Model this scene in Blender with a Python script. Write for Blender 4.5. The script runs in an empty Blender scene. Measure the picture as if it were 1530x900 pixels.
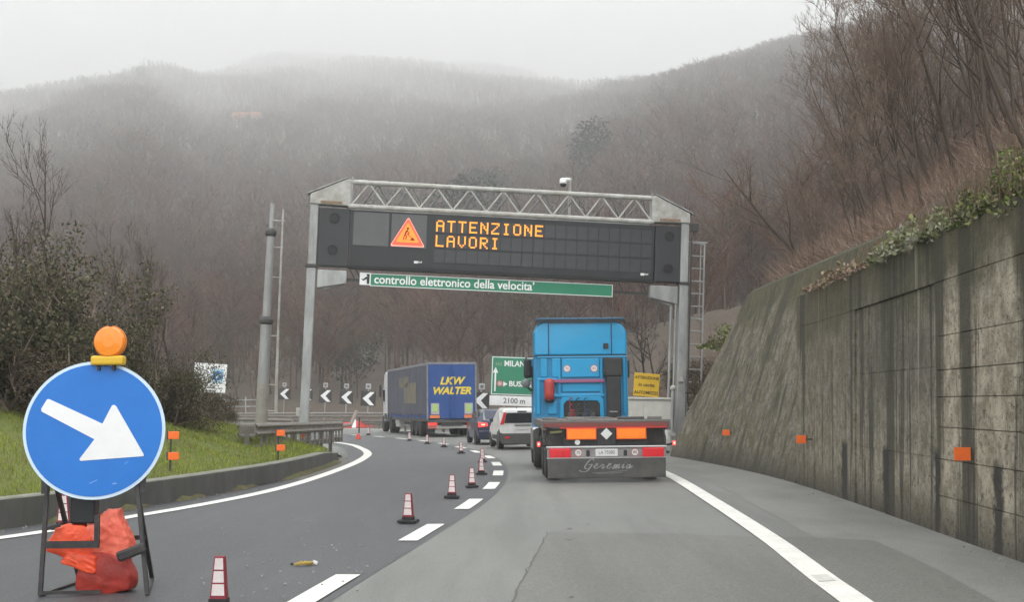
import bpy, bmesh, math, random
import numpy as np
from mathutils import Vector, Matrix

scene = bpy.context.scene
col = scene.collection
R = math.radians

# ------------------------------------------------------------------ camera
CAM_H, FOC = 1.64, 2000.0          # metres above the carriageway, focal length in photo pixels (1530 wide)
cam_data = bpy.data.cameras.new('camera')
cam = bpy.data.objects.new('camera', cam_data)
col.objects.link(cam)
cam_data.sensor_width = 36.0
cam_data.lens = FOC / 1530.0 * 36.0
cam_data.clip_start = 0.1
cam_data.clip_end = 15000
PITCH = math.atan(154.0 / FOC)
ROLL = R(0.6)
cam.matrix_world = (Matrix.Translation((0, 0, CAM_H)) @ Matrix.Rotation(R(90) + PITCH, 4, 'X')
                    @ Matrix.Rotation(-ROLL, 4, 'Z'))
scene.camera = cam

# ------------------------------------------------------------------ overcast sky
SUN_EL, SUN_AZ = R(52), R(150)
world = bpy.data.worlds.new('World')
scene.world = world
world.use_nodes = True
wt = world.node_tree
for n in list(wt.nodes):
    wt.nodes.remove(n)
w_out = wt.nodes.new('ShaderNodeOutputWorld')
w_bg = wt.nodes.new('ShaderNodeBackground')
w_sky = wt.nodes.new('ShaderNodeTexSky')
w_sky.sky_type = 'NISHITA'
w_sky.sun_disc = False
w_sky.sun_elevation = SUN_EL
w_sky.sun_rotation = SUN_AZ
w_sky.air_density = 2.0
w_sky.dust_density = 6.0
w_hs = wt.nodes.new('ShaderNodeHueSaturation')
w_hs.inputs['Saturation'].default_value = 0.06
w_geo = wt.nodes.new('ShaderNodeTexCoord')
w_sep = wt.nodes.new('ShaderNodeSeparateXYZ')
w_ramp = wt.nodes.new('ShaderNodeMapRange')       # a closed cloud layer: somewhat brighter toward the zenith
w_ramp.inputs['From Min'].default_value = 0.0
w_ramp.inputs['From Max'].default_value = 1.0
w_ramp.inputs['To Min'].default_value = 12.6
w_ramp.inputs['To Max'].default_value = 16.5
w_tint = wt.nodes.new('ShaderNodeVectorMath'); w_tint.operation = 'SCALE'
w_tint.inputs[0].default_value = (0.985, 1.0, 1.0)
w_mix = wt.nodes.new('ShaderNodeMix'); w_mix.data_type = 'RGBA'
w_mix.inputs['Factor'].default_value = 0.9
L = wt.links.new
L(w_geo.outputs['Generated'], w_sep.inputs[0])
L(w_sep.outputs['Z'], w_ramp.inputs['Value'])
L(w_ramp.outputs['Result'], w_tint.inputs['Scale'])
L(w_sky.outputs['Color'], w_hs.inputs['Color'])
L(w_hs.outputs['Color'], w_mix.inputs['A'])
L(w_tint.outputs['Vector'], w_mix.inputs['B'])
L(w_mix.outputs['Result'], w_bg.inputs['Color'])
w_bg.inputs['Strength'].default_value = 0.15
L(w_bg.outputs['Background'], w_out.inputs['Surface'])

sun_data = bpy.data.lights.new('sun', 'SUN')
sun_data.energy = 0.5
sun_data.angle = R(50)
sun_data.color = (1.0, 0.98, 0.95)
sun = bpy.data.objects.new('sun', sun_data)
col.objects.link(sun)
sd = Vector((math.cos(SUN_EL) * math.sin(SUN_AZ), math.cos(SUN_EL) * math.cos(SUN_AZ), math.sin(SUN_EL)))
sun.rotation_euler = sd.to_track_quat('Z', 'Y').to_euler()

scene.view_settings.view_transform = 'Standard'
scene.view_settings.look = 'None'
scene.view_settings.exposure = 0.2
scene.view_settings.gamma = 1.0
cy = scene.cycles
cy.use_denoising = True
cy.max_bounces = 8
cy.diffuse_bounces = 3
cy.glossy_bounces = 3
cy.transmission_bounces = 4
cy.transparent_max_bounces = 8
cy.volume_bounces = 3
cy.sample_clamp_indirect = 5.0

# ------------------------------------------------------------------ helpers
rng = np.random.default_rng(11)
random.seed(5)


def ray(u, v):
    """Unit-depth direction (y = 1) through a photo pixel."""
    d = cam.matrix_world.to_3x3() @ Vector(((u - 765.0) / FOC, -(v - 450.0) / FOC, -1.0))
    return d / d.y


def at(u, v, y):
    """World point seen at photo pixel (u, v), y metres ahead."""
    return Vector((0, 0, CAM_H)) + ray(u, v) * y


def gnd(u, v, z=0.0):
    d = ray(u, v)
    return Vector((0, 0, CAM_H)) + d * ((z - CAM_H) / d.z)


def tag(o, label=None, cat=None, group=None, kind=None):
    if label: o['label'] = label
    if cat: o['category'] = cat
    if group: o['group'] = group
    if kind: o['kind'] = kind
    return o


def empty(name, loc=(0, 0, 0), rot=(0, 0, 0), label=None, cat=None, group=None):
    o = bpy.data.objects.new(name, None)
    col.objects.link(o)
    o.location = loc
    o.rotation_euler = rot
    o.empty_display_size = 0.3
    return tag(o, label, cat, group)


def copy_tree(o, parent=None):
    c = o.copy()
    col.objects.link(c)
    if parent is not None:
        c.parent = parent
    for ch in list(o.children):
        copy_tree(ch, c)
    return c


def link_mesh(name, me, m, parent=None, smooth=False, bevel=0.0, seg=2):
    if m is not None and not me.materials:
        me.materials.append(m)
    if smooth:
        for p in me.polygons:
            p.use_smooth = True
    o = bpy.data.objects.new(name, me)
    col.objects.link(o)
    if parent is not None:
        o.parent = parent
    if bevel > 0:
        b = o.modifiers.new('edge', 'BEVEL')
        b.width = bevel
        b.segments = seg
        b.limit_method = 'ANGLE'
        b.angle_limit = R(35)
        b.harden_normals = False
    return o


class MB:
    """Collects simple shapes and links them as one mesh object."""
    def __init__(self):
        self.v, self.f = [], []

    def add(self, vs, fs):
        n = len(self.v)
        self.v.extend([tuple(p) for p in vs])
        self.f.extend([tuple(i + n for i in f) for f in fs])
        return self

    def box(self, c, s, rot=None):
        hx, hy, hz = s[0] / 2, s[1] / 2, s[2] / 2
        vs = [Vector((x * hx, y * hy, z * hz)) for x, y, z in
              ((-1, -1, -1), (1, -1, -1), (1, 1, -1), (-1, 1, -1), (-1, -1, 1), (1, -1, 1), (1, 1, 1), (-1, 1, 1))]
        if rot is not None:
            vs = [rot @ p for p in vs]
        c = Vector(c)
        return self.add([p + c for p in vs],
                        [(0, 3, 2, 1), (4, 5, 6, 7), (0, 1, 5, 4), (1, 2, 6, 5), (2, 3, 7, 6), (3, 0, 4, 7)])

    def bar(self, a, b, w, h=None):
        """Square bar from a to b."""
        return self.tube(a, b, w * 0.7071, None if h is None else h * 0.7071, 4, math.pi / 4)

    def tube(self, a, b, r0, r1=None, n=8, ph=0.0, cap=True):
        a, b = Vector(a), Vector(b)
        r1 = r0 if r1 is None else r1
        d = (b - a).normalized()
        up = Vector((0, 0, 1)) if abs(d.z) < 0.95 else Vector((0, 1, 0))
        sx = d.cross(up).normalized()
        sy = sx.cross(d).normalized()
        vs = []
        for p, r in ((a, r0), (b, r1)):
            for k in range(n):
                t = 2 * math.pi * k / n + ph
                vs.append(p + sx * (r * math.cos(t)) + sy * (r * math.sin(t)))
        fs = [(k, (k + 1) % n, n + (k + 1) % n, n + k) for k in range(n)]
        if cap:
            fs += [tuple(range(n - 1, -1, -1)), tuple(range(n, 2 * n))]
        return self.add(vs, fs)

    def path(self, pts, rad, n=6):
        """Round tube along points; rad a number or a list."""
        pts = [Vector(p) for p in pts]
        if not hasattr(rad, '__len__'):
            rad = [rad] * len(pts)
        vs, fs = [], []
        prev = None
        for i, p in enumerate(pts):
            d = (pts[min(i + 1, len(pts) - 1)] - pts[max(i - 1, 0)]).normalized()
            if prev is None:
                up = Vector((0, 0, 1)) if abs(d.z) < 0.9 else Vector((0, 1, 0))
                sx = d.cross(up).normalized()
            else:
                sx = (prev - d * prev.dot(d)).normalized()
            prev = sx
            sy = d.cross(sx)
            for k in range(n):
                t = 2 * math.pi * k / n
                vs.append(p + sx * (rad[i] * math.cos(t)) + sy * (rad[i] * math.sin(t)))
        for i in range(len(pts) - 1):
            for k in range(n):
                fs.append((i * n + k, i * n + (k + 1) % n, (i + 1) * n + (k + 1) % n, (i + 1) * n + k))
        fs += [tuple(range(n - 1, -1, -1)), tuple(range((len(pts) - 1) * n, len(pts) * n))]
        return self.add(vs, fs)

    def prism(self, poly, axis, a, b):
        """Polygon extruded along an axis from a to b. poly is in the other two axes, in x, y, z order."""
        n = len(poly)
        def P(p, t):
            return {'x': (t, p[0], p[1]), 'y': (p[0], t, p[1]), 'z': (p[0], p[1], t)}[axis]
        vs = [P(p, a) for p in poly] + [P(p, b) for p in poly]
        fs = [tuple(range(n - 1, -1, -1)), tuple(range(n, 2 * n))]
        fs += [(k, (k + 1) % n, n + (k + 1) % n, n + k) for k in range(n)]
        return self.add(vs, fs)

    def lathe(self, prof, c=(0, 0, 0), n=16, axis='z'):
        """prof: (radius, height) pairs from bottom to top."""
        vs, fs = [], []
        for r, h in prof:
            for k in range(n):
                t = 2 * math.pi * k / n
                x, y = r * math.cos(t), r * math.sin(t)
                p = {'z': (x, y, h), 'y': (x, h, y), 'x': (h, x, y)}[axis]
                vs.append((p[0] + c[0], p[1] + c[1], p[2] + c[2]))
        for i in range(len(prof) - 1):
            for k in range(n):
                fs.append((i * n + k, i * n + (k + 1) % n, (i + 1) * n + (k + 1) % n, (i + 1) * n + k))
        fs += [tuple(range(n - 1, -1, -1)), tuple(range((len(prof) - 1) * n, len(prof) * n))]
        return self.add(vs, fs)

    def loft(self, rings, close=True):
        """rings: lists of points of equal count, skinned in order, capped at both ends."""
        n = len(rings[0])
        vs = [p for r in rings for p in r]
        fs = []
        for i in range(len(rings) - 1):
            for k in range(n):
                fs.append((i * n + k, i * n + (k + 1) % n, (i + 1) * n + (k + 1) % n, (i + 1) * n + k))
        if close:
            fs += [tuple(range(n - 1, -1, -1)), tuple(range((len(rings) - 1) * n, len(rings) * n))]
        return self.add(vs, fs)

    def mesh(self, name):
        me = bpy.data.meshes.new(name)
        me.from_pydata(self.v, [], self.f)
        bm = bmesh.new()
        bm.from_mesh(me)
        bmesh.ops.recalc_face_normals(bm, faces=bm.faces)
        bm.to_mesh(me)
        bm.free()
        return me

    def build(self, name, m, parent=None, smooth=False, bevel=0.0, seg=2):
        return link_mesh(name, self.mesh(name), m, parent, smooth, bevel, seg)


def text_mesh(body, size, m, name='lettering', parent=None, loc=(0, 0, 0), rot=(R(90), 0, 0), extrude=0.004, shear=0.0,
              align='CENTER', bold=0.0, sx=1.0, space=1.0):
    """Flat raised letters, facing -Y by default."""
    cu = bpy.data.curves.new('letters', 'FONT')
    cu.body = body
    cu.size = size
    cu.extrude = extrude
    cu.shear = shear
    cu.offset = bold
    cu.resolution_u = 3
    cu.align_x = align
    cu.align_y = 'CENTER'
    cu.space_character = space
    tmp = bpy.data.objects.new('letters', cu)
    col.objects.link(tmp)
    dg = bpy.context.evaluated_depsgraph_get()
    me = bpy.data.meshes.new_from_object(tmp.evaluated_get(dg))
    bpy.data.objects.remove(tmp)
    bpy.data.curves.remove(cu)
    me.name = name
    me.materials.clear()
    for vv in me.vertices:
        vv.co.x *= sx
    o = link_mesh(name, me, m, parent)
    o.location = loc
    o.rotation_euler = rot
    return o


# ------------------------------------------------------------------ materials
def mat(name, c, rough=0.6, c2=None, scale=6.0, metal=0.0, bump=0.0, bscale=40.0, emit=None, spec=0.5, coat=0.0, detail=6.0,
        stretch=(1, 1, 1), lo=0.35, hi=0.65):
    m = bpy.data.materials.new(name)
    m.use_nodes = True
    nt = m.node_tree
    b = nt.nodes['Principled BSDF']
    b.inputs['Base Color'].default_value = (*c, 1)
    b.inputs['Roughness'].default_value = rough
    b.inputs['Metallic'].default_value = metal
    b.inputs['Specular IOR Level'].default_value = spec
    b.inputs['Coat Weight'].default_value = coat
    if c2 is not None or bump:
        tc = nt.nodes.new('ShaderNodeTexCoord')
        mp = nt.nodes.new('ShaderNodeMapping')
        mp.inputs['Scale'].default_value = stretch
        nt.links.new(tc.outputs['Object'], mp.inputs['Vector'])
    if c2 is not None:
        n = nt.nodes.new('ShaderNodeTexNoise')
        n.inputs['Scale'].default_value = scale
        n.inputs['Detail'].default_value = detail
        n.inputs['Roughness'].default_value = 0.65
        nt.links.new(mp.outputs['Vector'], n.inputs['Vector'])
        mr = nt.nodes.new('ShaderNodeMapRange')
        mr.inputs['From Min'].default_value = lo
        mr.inputs['From Max'].default_value = hi
        nt.links.new(n.outputs['Fac'], mr.inputs['Value'])
        mx = nt.nodes.new('ShaderNodeMix')
        mx.data_type = 'RGBA'
        mx.inputs['A'].default_value = (*c, 1)
        mx.inputs['B'].default_value = (*c2, 1)
        nt.links.new(mr.outputs['Result'], mx.inputs['Factor'])
        nt.links.new(mx.outputs['Result'], b.inputs['Base Color'])
    if bump:
        n2 = nt.nodes.new('ShaderNodeTexNoise')
        n2.inputs['Scale'].default_value = bscale
        n2.inputs['Detail'].default_value = 5
        nt.links.new(mp.outputs['Vector'], n2.inputs['Vector'])
        bp = nt.nodes.new('ShaderNodeBump')
        bp.inputs['Strength'].default_value = bump
        bp.inputs['Distance'].default_value = 0.02
        nt.links.new(n2.outputs['Fac'], bp.inputs['Height'])
        nt.links.new(bp.outputs['Normal'], b.inputs['Normal'])
    if emit is not None:
        b.inputs['Emission Color'].default_value = (*emit[:3], 1)
        b.inputs['Emission Strength'].default_value = emit[3]
    return m


class NT:
    """Small node-graph helper for the larger materials."""
    def __init__(self, name, rough=0.8):
        self.m = bpy.data.materials.new(name)
        self.m.use_nodes = True
        self.t = self.m.node_tree
        self.b = self.t.nodes['Principled BSDF']
        self.b.inputs['Roughness'].default_value = rough
        self.tc = self.t.nodes.new('ShaderNodeTexCoord')

    def set(self, sock, x):
        if hasattr(x, 'links'):
            self.t.links.new(x, sock)
        elif hasattr(x, '__len__') and sock.type == 'RGBA' and len(x) == 3:
            sock.default_value = (*x, 1)
        else:
            sock.default_value = x

    def noise(self, scale, stretch=(1, 1, 1), detail=5, rough=0.6, offset=(0, 0, 0)):
        mp = self.t.nodes.new('ShaderNodeMapping')
        mp.inputs['Scale'].default_value = stretch
        mp.inputs['Location'].default_value = offset
        self.t.links.new(self.tc.outputs['Object'], mp.inputs['Vector'])
        n = self.t.nodes.new('ShaderNodeTexNoise')
        n.inputs['Scale'].default_value = scale
        n.inputs['Detail'].default_value = detail
        n.inputs['Roughness'].default_value = rough
        self.t.links.new(mp.outputs['Vector'], n.inputs['Vector'])
        return n.outputs['Fac']

    def coord(self, axis):
        s = self.t.nodes.new('ShaderNodeSeparateXYZ')
        self.t.links.new(self.tc.outputs['Object'], s.inputs[0])
        return s.outputs[axis]

    def attr(self, name):
        a = self.t.nodes.new('ShaderNodeAttribute')
        a.attribute_name = name
        return a.outputs['Fac']

    def ramp(self, x, lo, hi, a=0.0, b=1.0):
        r = self.t.nodes.new('ShaderNodeMapRange')
        self.set(r.inputs['Value'], x)
        r.inputs['From Min'].default_value = lo
        r.inputs['From Max'].default_value = hi
        r.inputs['To Min'].default_value = a
        r.inputs['To Max'].default_value = b
        return r.outputs['Result']

    def math(self, op, a, b=0.0):
        n = self.t.nodes.new('ShaderNodeMath')
        n.operation = op
        self.set(n.inputs[0], a)
        self.set(n.inputs[1], b)
        return n.outputs[0]

    def mix(self, f, a, b, blend='MIX'):
        n = self.t.nodes.new('ShaderNodeMix')
        n.data_type = 'RGBA'
        n.blend_type = blend
        self.set(n.inputs['Factor'], f)
        self.set(n.inputs['A'], a)
        self.set(n.inputs['B'], b)
        return n.outputs['Result']

    def bump(self, h, strength=0.3, dist=0.02):
        n = self.t.nodes.new('ShaderNodeBump')
        n.inputs['Strength'].default_value = strength
        n.inputs['Distance'].default_value = dist
        self.t.links.new(h, n.inputs['Height'])
        self.t.links.new(n.outputs['Normal'], self.b.inputs['Normal'])

    def color(self, x):
        self.set(self.b.inputs['Base Color'], x)
        return self


def catmull(pts, n=10):
    P = [np.array(p, float) for p in pts]
    P = [2 * P[0] - P[1]] + P + [2 * P[-1] - P[-2]]
    out = []
    for i in range(1, len(P) - 2):
        p0, p1, p2, p3 = P[i - 1:i + 3]
        for k in range(n):
            t = k / n
            out.append(0.5 * (2 * p1 + (p2 - p0) * t + (2 * p0 - 5 * p1 + 4 * p2 - p3) * t * t + (3 * p1 - p0 - 3 * p2 + p3) * t ** 3))
    out.append(P[-2])
    return np.array(out)


def resample(poly, step=None, n=None):
    d = np.r_[0, np.cumsum(np.hypot(*np.diff(poly, axis=0).T))]
    if n is None:
        n = max(2, int(round(d[-1] / step)) + 1)
    s = np.linspace(0, d[-1], n)
    return np.stack([np.interp(s, d, poly[:, 0]), np.interp(s, d, poly[:, 1])], 1)
# ------------------------------------------------------------------ where the road runs (x right, y ahead)
DIVIDER = catmull([(-4.6, -20), (-2.7, 0), (-2.05, 8), (-1.71, 12), (-1.17, 17.4), (-.70, 22.5), (-.42, 27.6), (-.37, 32.5), (-.48, 37), (-.8, 42), (-1.9, 50.5),
                   (-3.6, 59), (-6.0, 67), (-9.3, 76), (-13.5, 85), (-19.5, 93), (-28, 100), (-42, 105), (-70, 106)], 12)
LEFT_LINE = catmull([(-26, -20), (-13.5, 3), (-9.3, 11), (-6.52, 17.14), (-5.73, 20.3), (-5.2, 22.7), (-4.74, 25.9), (-4.52, 30), (-4.48, 36.6), (-4.66, 42), (-5.0, 46.1), (-5.8, 51.2), (-7.2, 57.6),
                     (-10.6, 67), (-15, 76), (-22, 85), (-32, 92), (-48, 96), (-70, 96.5)], 12)
RIGHT_LINE = catmull([(.7, -20), (2.05, 0), (2.50, 6)] + [tuple(gnd(*p_)[:2]) for p_ in ((1276, 900), (1230, 867), (1190, 836), (1147, 804), (1068, 752), (1000, 711))] + [(3.35, 38), (3.05, 44), (2.55, 50), (1.0, 60), (-1.4, 69.5), (-4.8, 80),
                      (-9.5, 91), (-15.5, 101), (-25, 110), (-39, 116), (-70, 117)], 12)
KERB = catmull([(-27, -20), (-14.3, 3), (-10.1, 11), (-7.05, 18.3), (-6.2, 21.9), (-5.5, 26), (-5.07, 30), (-4.95, 35), (-5.15, 39.5), (-5.9, 44)], 12)
WALL_BASE = catmull([(2.8, -20), (4.2, 0), (4.65, 6), (5.05, 13.2), (5.48, 22.5), (5.6, 28), (5.45, 33), (5.05, 38), (4.7, 41.2)], 12)


def xat(poly, y):
    o = np.argsort(poly[:, 1])
    return np.interp(y, poly[o, 1], poly[o, 0])


def smooth(t):
    t = np.clip(t, 0, 1)
    return t * t * (3 - 2 * t)


def bumps(x, y, f):
    return (np.sin(x * f + 1.3 + 1.7 * np.sin(y * f * .7)) + np.sin(y * f * 1.1 + .4 + 1.3 * np.sin(x * f * .9 + 2)) + .6 * np.sin((x + y) * f * 2.1 + .9)) / 2.6


LB_Y = np.r_[-60, np.linspace(-20, 42, 60), np.linspace(45, 96, 40), 97.5, 400]
LB_X = np.where(LB_Y < 41, xat(KERB, LB_Y), xat(LEFT_LINE, LB_Y) - 1.3)
LB_X[-2:] = -300
RB_Y = np.r_[-60, np.linspace(-20, 40, 60), np.linspace(43, 117, 50), 119, 400]
RB_X = np.where(RB_Y < 41.5, xat(WALL_BASE, RB_Y), xat(RIGHT_LINE, RB_Y) + 2.6)
RB_X[-2:] = -300
HU = np.array([-1200, -400, 0, 120, 210, 300, 420, 550, 800, 870, 1000, 1200, 1350, 1500, 1900, 2600])
HD = np.array([3200, 3200, 3200, 2700, 2600, 3900, 5000, 5200, 4800, 2900, 1800, 1600, 1700, 1800, 1800, 1600])
HT = np.array([.2, .2, .222, .236, .247, .245, .262, .265, .25, .238, .242, .264, .275, .28, .285, .29])


def height(x, y):
    """Ground height of the valley, the banks beside the road and the hills."""
    x = np.asarray(x, float); y = np.asarray(y, float)
    xl, xr = np.interp(y, LB_Y, LB_X), np.interp(y, RB_Y, RB_X)
    z = np.full(np.broadcast(x, y).shape, -.07)
    # right-hand slope, held by the retaining wall
    FY = [-60, 26.4, 27.2, 38.4, 41, 46, 55, 65, 75, 85, 95, 105, 120, 145, 200]
    xf = np.interp(y, FY, [6.2, 6.2, 6.2, 6.15, 5.6, 6.1, 6.6, 6.4, 5.2, 4.2, 2.5, 0, -5, -12, 30])
    xf = np.where(y < 26.4, xat(WALL_BASE, y) + .62, xf)
    h0 = np.interp(y, FY, [3.6, 3.6, 4.6, 4.6, 4.4, 4.2, 3.6, 3, 3, 3, 3, 3, 3, 3, 0])
    w = np.interp(y, FY, [.15, .15, .75, .75, 2.6, 3.6, 5, 5, 5, 5, 5, 5, 6, 8, 20])
    t = x - xf
    sl = .64 * np.clip(t - w, 0, 8.5) + .20 * np.clip(t - w - 8.5, 0, 300)
    zr = np.where(t > 0, h0 * np.clip(t / w, 0, 1) + sl * np.interp(y, [-60, 60, 200, 400], [1, 1, .8, .55]), -9)
    zr = zr + np.where(t - w > 1, .35 * bumps(x, y, .35) * np.clip(t - w, 0, 6) / 6, 0)
    z = np.maximum(z, zr)
    # left bank behind the low kerb wall
    t = xl - x
    fade = np.interp(y, [-60, 38, 50, 62, 74], [1, 1, .72, .14, 0])
    zb = .40 * np.clip((t - .06) / .2, 0, 1) * np.interp(y, [38, 44], [1, .35])
    zb = zb + fade * (.275 * np.clip(t - .3, 0, 5) + .42 * np.clip(t - 5.3, 0, 7) + .12 * np.clip(t - 14, 0, 40))
    zb = zb + np.where(t > .5, .06 * bumps(x, y, 1.9) * np.clip(t, 0, 2) / 2, 0)
    zb = np.where((t > 0) & (y < 97), zb - .07 * (t < .06), -9)
    z = np.maximum(z, zb)
    # the hills: low foot beyond the bend, ridges going up into the cloud
    u = np.clip(765 + FOC * x / np.maximum(y, 1.0), -1200, 2600)
    u = np.where(y < 1, np.where(x > 0, 2600, -1200), u)
    d = np.hypot(x, y)
    dm = np.interp(u, HU, HD)
    tm = np.interp(u, HU, HT)
    d0 = np.interp(u, [-400, 400, 700, 1000], [128, 128, 122, 122])
    s = np.clip(np.log(np.maximum(d, 1) / d0) / np.log(dm / d0), 0, 1)
    tn = tm * (1 - (1 - s) ** np.interp(u, [500, 1000], [1.85, 2.35]))
    zf = np.minimum(d, dm) * tn * (1 + .022 * bumps(u / 55., np.log(np.maximum(d, 1)) * 6, 1.0) * np.clip(s * 3, 0, 1))
    zf = np.where(s > 0, zf, -9)
    return np.maximum(z, zf)


# ------------------------------------------------------------------ terrain sheet
def axis(fine_lo, fine_hi, step, hi, lo, grow):
    a = list(np.arange(fine_lo, fine_hi + 1e-6, step))
    s = step
    while a[-1] < hi:
        s *= grow; a.append(a[-1] + s)
    s = step; b = []
    p = fine_lo
    while p > lo:
        s *= grow; p -= s; b.append(p)
    return np.array(b[::-1] + a)


gx = axis(-16, 14, .4, 4200, -4200, 1.055)
gy = axis(0, 70, .7, 6600, -120, 1.045)
GX, GY = np.meshgrid(gx, gy)
GZ = height(GX, GY)
ny, nx = GX.shape
idx = np.arange(nx * ny).reshape(ny, nx)
quads = np.stack([idx[:-1, :-1], idx[:-1, 1:], idx[1:, 1:], idx[1:, :-1]], -1).reshape(-1, 4)


def np_mesh(name, verts, faces, attrs=()):
    me = bpy.data.meshes.new(name)
    k = faces.shape[1]
    me.vertices.add(len(verts)); me.loops.add(faces.size); me.polygons.add(len(faces))
    me.vertices.foreach_set('co', np.ascontiguousarray(verts, np.float32).ravel())
    me.loops.foreach_set('vertex_index', np.ascontiguousarray(faces, np.int32).ravel())
    me.polygons.foreach_set('loop_start', np.arange(0, faces.size, k, dtype=np.int32))
    me.polygons.foreach_set('loop_total', np.full(len(faces), k, np.int32))
    for nm, val in attrs:
        if val.ndim == 1:
            a = me.attributes.new(nm, 'FLOAT', 'POINT')
            a.data.foreach_set('value', np.ascontiguousarray(val, np.float32))
        else:
            a = me.attributes.new(nm, 'FLOAT_COLOR', 'POINT')
            c = np.ones((len(val), 4), np.float32); c[:, :3] = val
            a.data.foreach_set('color', c.ravel())
    me.update(calc_edges=True)
    return me


tL = np.interp(GY, LB_Y, LB_X) - GX
grass = smooth((7.0 - tL + 1.2 * bumps(GX, GY, .9)) / 2.2) * (tL > .1) * smooth((62 - GY) / 15)
grass = np.maximum(grass, .5 * smooth((14 - tL) / 5) * (tL > .1) * smooth((GY - 38) / 8) * smooth((75 - GY) / 10))
mt = NT('valley_soil', .95)
n1, n2, n3 = mt.noise(.9, detail=7), mt.noise(9, detail=6), mt.noise(.035, detail=4)
litter = mt.mix(mt.ramp(n1, .35, .65), (.042, .030, .023), (.076, .054, .041))
litter = mt.mix(mt.ramp(n2, .4, .7), litter, (.12, .085, .058))
litter = mt.mix(mt.ramp(n3, .45, .7, 0, .5), litter, (.075, .072, .045))
turf = mt.mix(mt.ramp(n2, .35, .65), (.09, .115, .02), (.135, .16, .034))
turf = mt.mix(mt.ramp(n1, .5, .75, 0, .6), turf, (.12, .10, .035))
mt.color(mt.mix(mt.attr('grass'), litter, turf))
mt.bump(n2, .6, .06)
ter = link_mesh('terrain', np_mesh('terrain', np.stack([GX, GY, GZ], -1).reshape(-1, 3), quads, [('grass', grass.ravel())]), mt.m, smooth=True)
tag(ter, 'brown leaf littered valley ground rising into wooded hills', kind='structure')

# ------------------------------------------------------------------ carriageway
def ribbon(name, a, b, z, m, step=1.0, parent=None):
    """Sheet between two polylines a (left) and b (right), same number of points."""
    n = len(a)
    vs = np.zeros((2 * n, 3)); vs[0::2, :2] = a; vs[1::2, :2] = b; vs[:, 2] = z
    i = np.arange(n - 1) * 2
    me = np_mesh(name, vs, np.stack([i, i + 1, i + 3, i + 2], -1))
    return link_mesh(name, me, m, parent)


def offset(poly, d):
    t = np.gradient(poly, axis=0)
    t /= np.linalg.norm(t, axis=1)[:, None]
    return poly + np.stack([t[:, 1], -t[:, 0]], -1) * d     # positive to the right


def cut(poly, y0, y1):
    m_ = (poly[:, 1] >= y0) & (poly[:, 1] <= y1)
    return poly[m_]


am = NT('old_pale_asphalt', .62)
f1, f2, f3 = am.noise(170, detail=3), am.noise(.35, (1, .35, 1), 5), am.noise(2.2, (1.5, .25, 1), 6)
f4, f5 = am.noise(.9, (1.6, .09, 1), 4, offset=(4, 2, 0)), am.noise(7, detail=6, rough=.7)
c = am.mix(am.ramp(f2, .35, .68), (.150, .153, .143), (.205, .207, .193))
c = am.mix(am.ramp(f3, .45, .75, 0, .55), c, (.138, .14, .13))
c = am.mix(am.ramp(f4, .47, .62, 0, .7), c, (.125, .127, .118))
c = am.mix(am.ramp(f5, .56, .68, 0, .5), c, (.105, .105, .096))
c = am.mix(am.ramp(f1, .55, .72, 0, .7), c, (.36, .36, .34))
c = am.mix(am.ramp(f1, .46, .28, 0, .6), c, (.11, .11, .105))
fg = am.noise(42, detail=5, rough=.75, offset=(1, 6, 2))
c = am.mix(am.ramp(fg, .52, .66, 0, .32), c, (.33, .33, .31))
c = am.mix(am.ramp(fg, .48, .36, 0, .5), c, (.045, .045, .043))
am.color(c); am.bump(f1, .35, .006)
dm_ = NT('dark_new_asphalt', .5)
f1, f2, f3 = dm_.noise(190, detail=3), dm_.noise(.3, (1, .3, 1), 5), dm_.noise(1.6, (1.8, .2, 1), 6)
c = dm_.mix(dm_.ramp(f2, .35, .68), (.037, .040, .046), (.058, .062, .069))
c = dm_.mix(dm_.ramp(f3, .5, .75, 0, .5), c, (.082, .084, .088))
c = dm_.mix(dm_.ramp(f1, .58, .75, 0, .5), c, (.17, .17, .17))
fg = dm_.noise(42, detail=5, rough=.75, offset=(1, 6, 2))
c = dm_.mix(dm_.ramp(fg, .52, .66, 0, .32), c, (.33, .33, .31))
c = dm_.mix(dm_.ramp(fg, .48, .36, 0, .5), c, (.045, .045, .043))
dm_.color(c); dm_.bump(f1, .35, .006)
pm_ = NT('patched_asphalt', .62)
f1, f2, f3 = pm_.noise(150, detail=3), pm_.noise(.5, (1, .3, 1), 5), pm_.noise(2.5, (1.5, .2, 1), 6)
f4, f5 = pm_.noise(.9, (1.6, .09, 1), 4, offset=(4, 2, 0)), pm_.noise(7, detail=6, rough=.7)
c = pm_.mix(pm_.ramp(f2, .35, .68), (.118, .117, .104), (.158, .156, .139))
c = pm_.mix(pm_.ramp(f3, .5, .75, 0, .55), c, (.115, .115, .104))
c = pm_.mix(pm_.ramp(f4, .47, .62, 0, .65), c, (.10, .10, .09))
c = pm_.mix(pm_.ramp(f5, .56, .68, 0, .5), c, (.085, .084, .076))
c = pm_.mix(pm_.ramp(f1, .55, .75, 0, .6), c, (.33, .33, .31))
c = pm_.mix(pm_.ramp(f1, .46, .28, 0, .6), c, (.09, .09, .085))
fg = pm_.noise(42, detail=5, rough=.75, offset=(1, 6, 2))
c = pm_.mix(pm_.ramp(fg, .52, .66, 0, .32), c, (.33, .33, .31))
c = pm_.mix(pm_.ramp(fg, .48, .36, 0, .5), c, (.045, .045, .043))
pm_.color(c); pm_.bump(f1, .4, .006)
sm_ = NT('shoulder_asphalt', .7)
f1, f2 = sm_.noise(140, detail=3), sm_.noise(.9, (1, .4, 1), 6)
c = sm_.mix(sm_.ramp(f2, .35, .68), (.150, .150, .138), (.222, .22, .205))
c = sm_.mix(sm_.ramp(f1, .55, .75, 0, .6), c, (.38, .375, .35))
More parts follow.
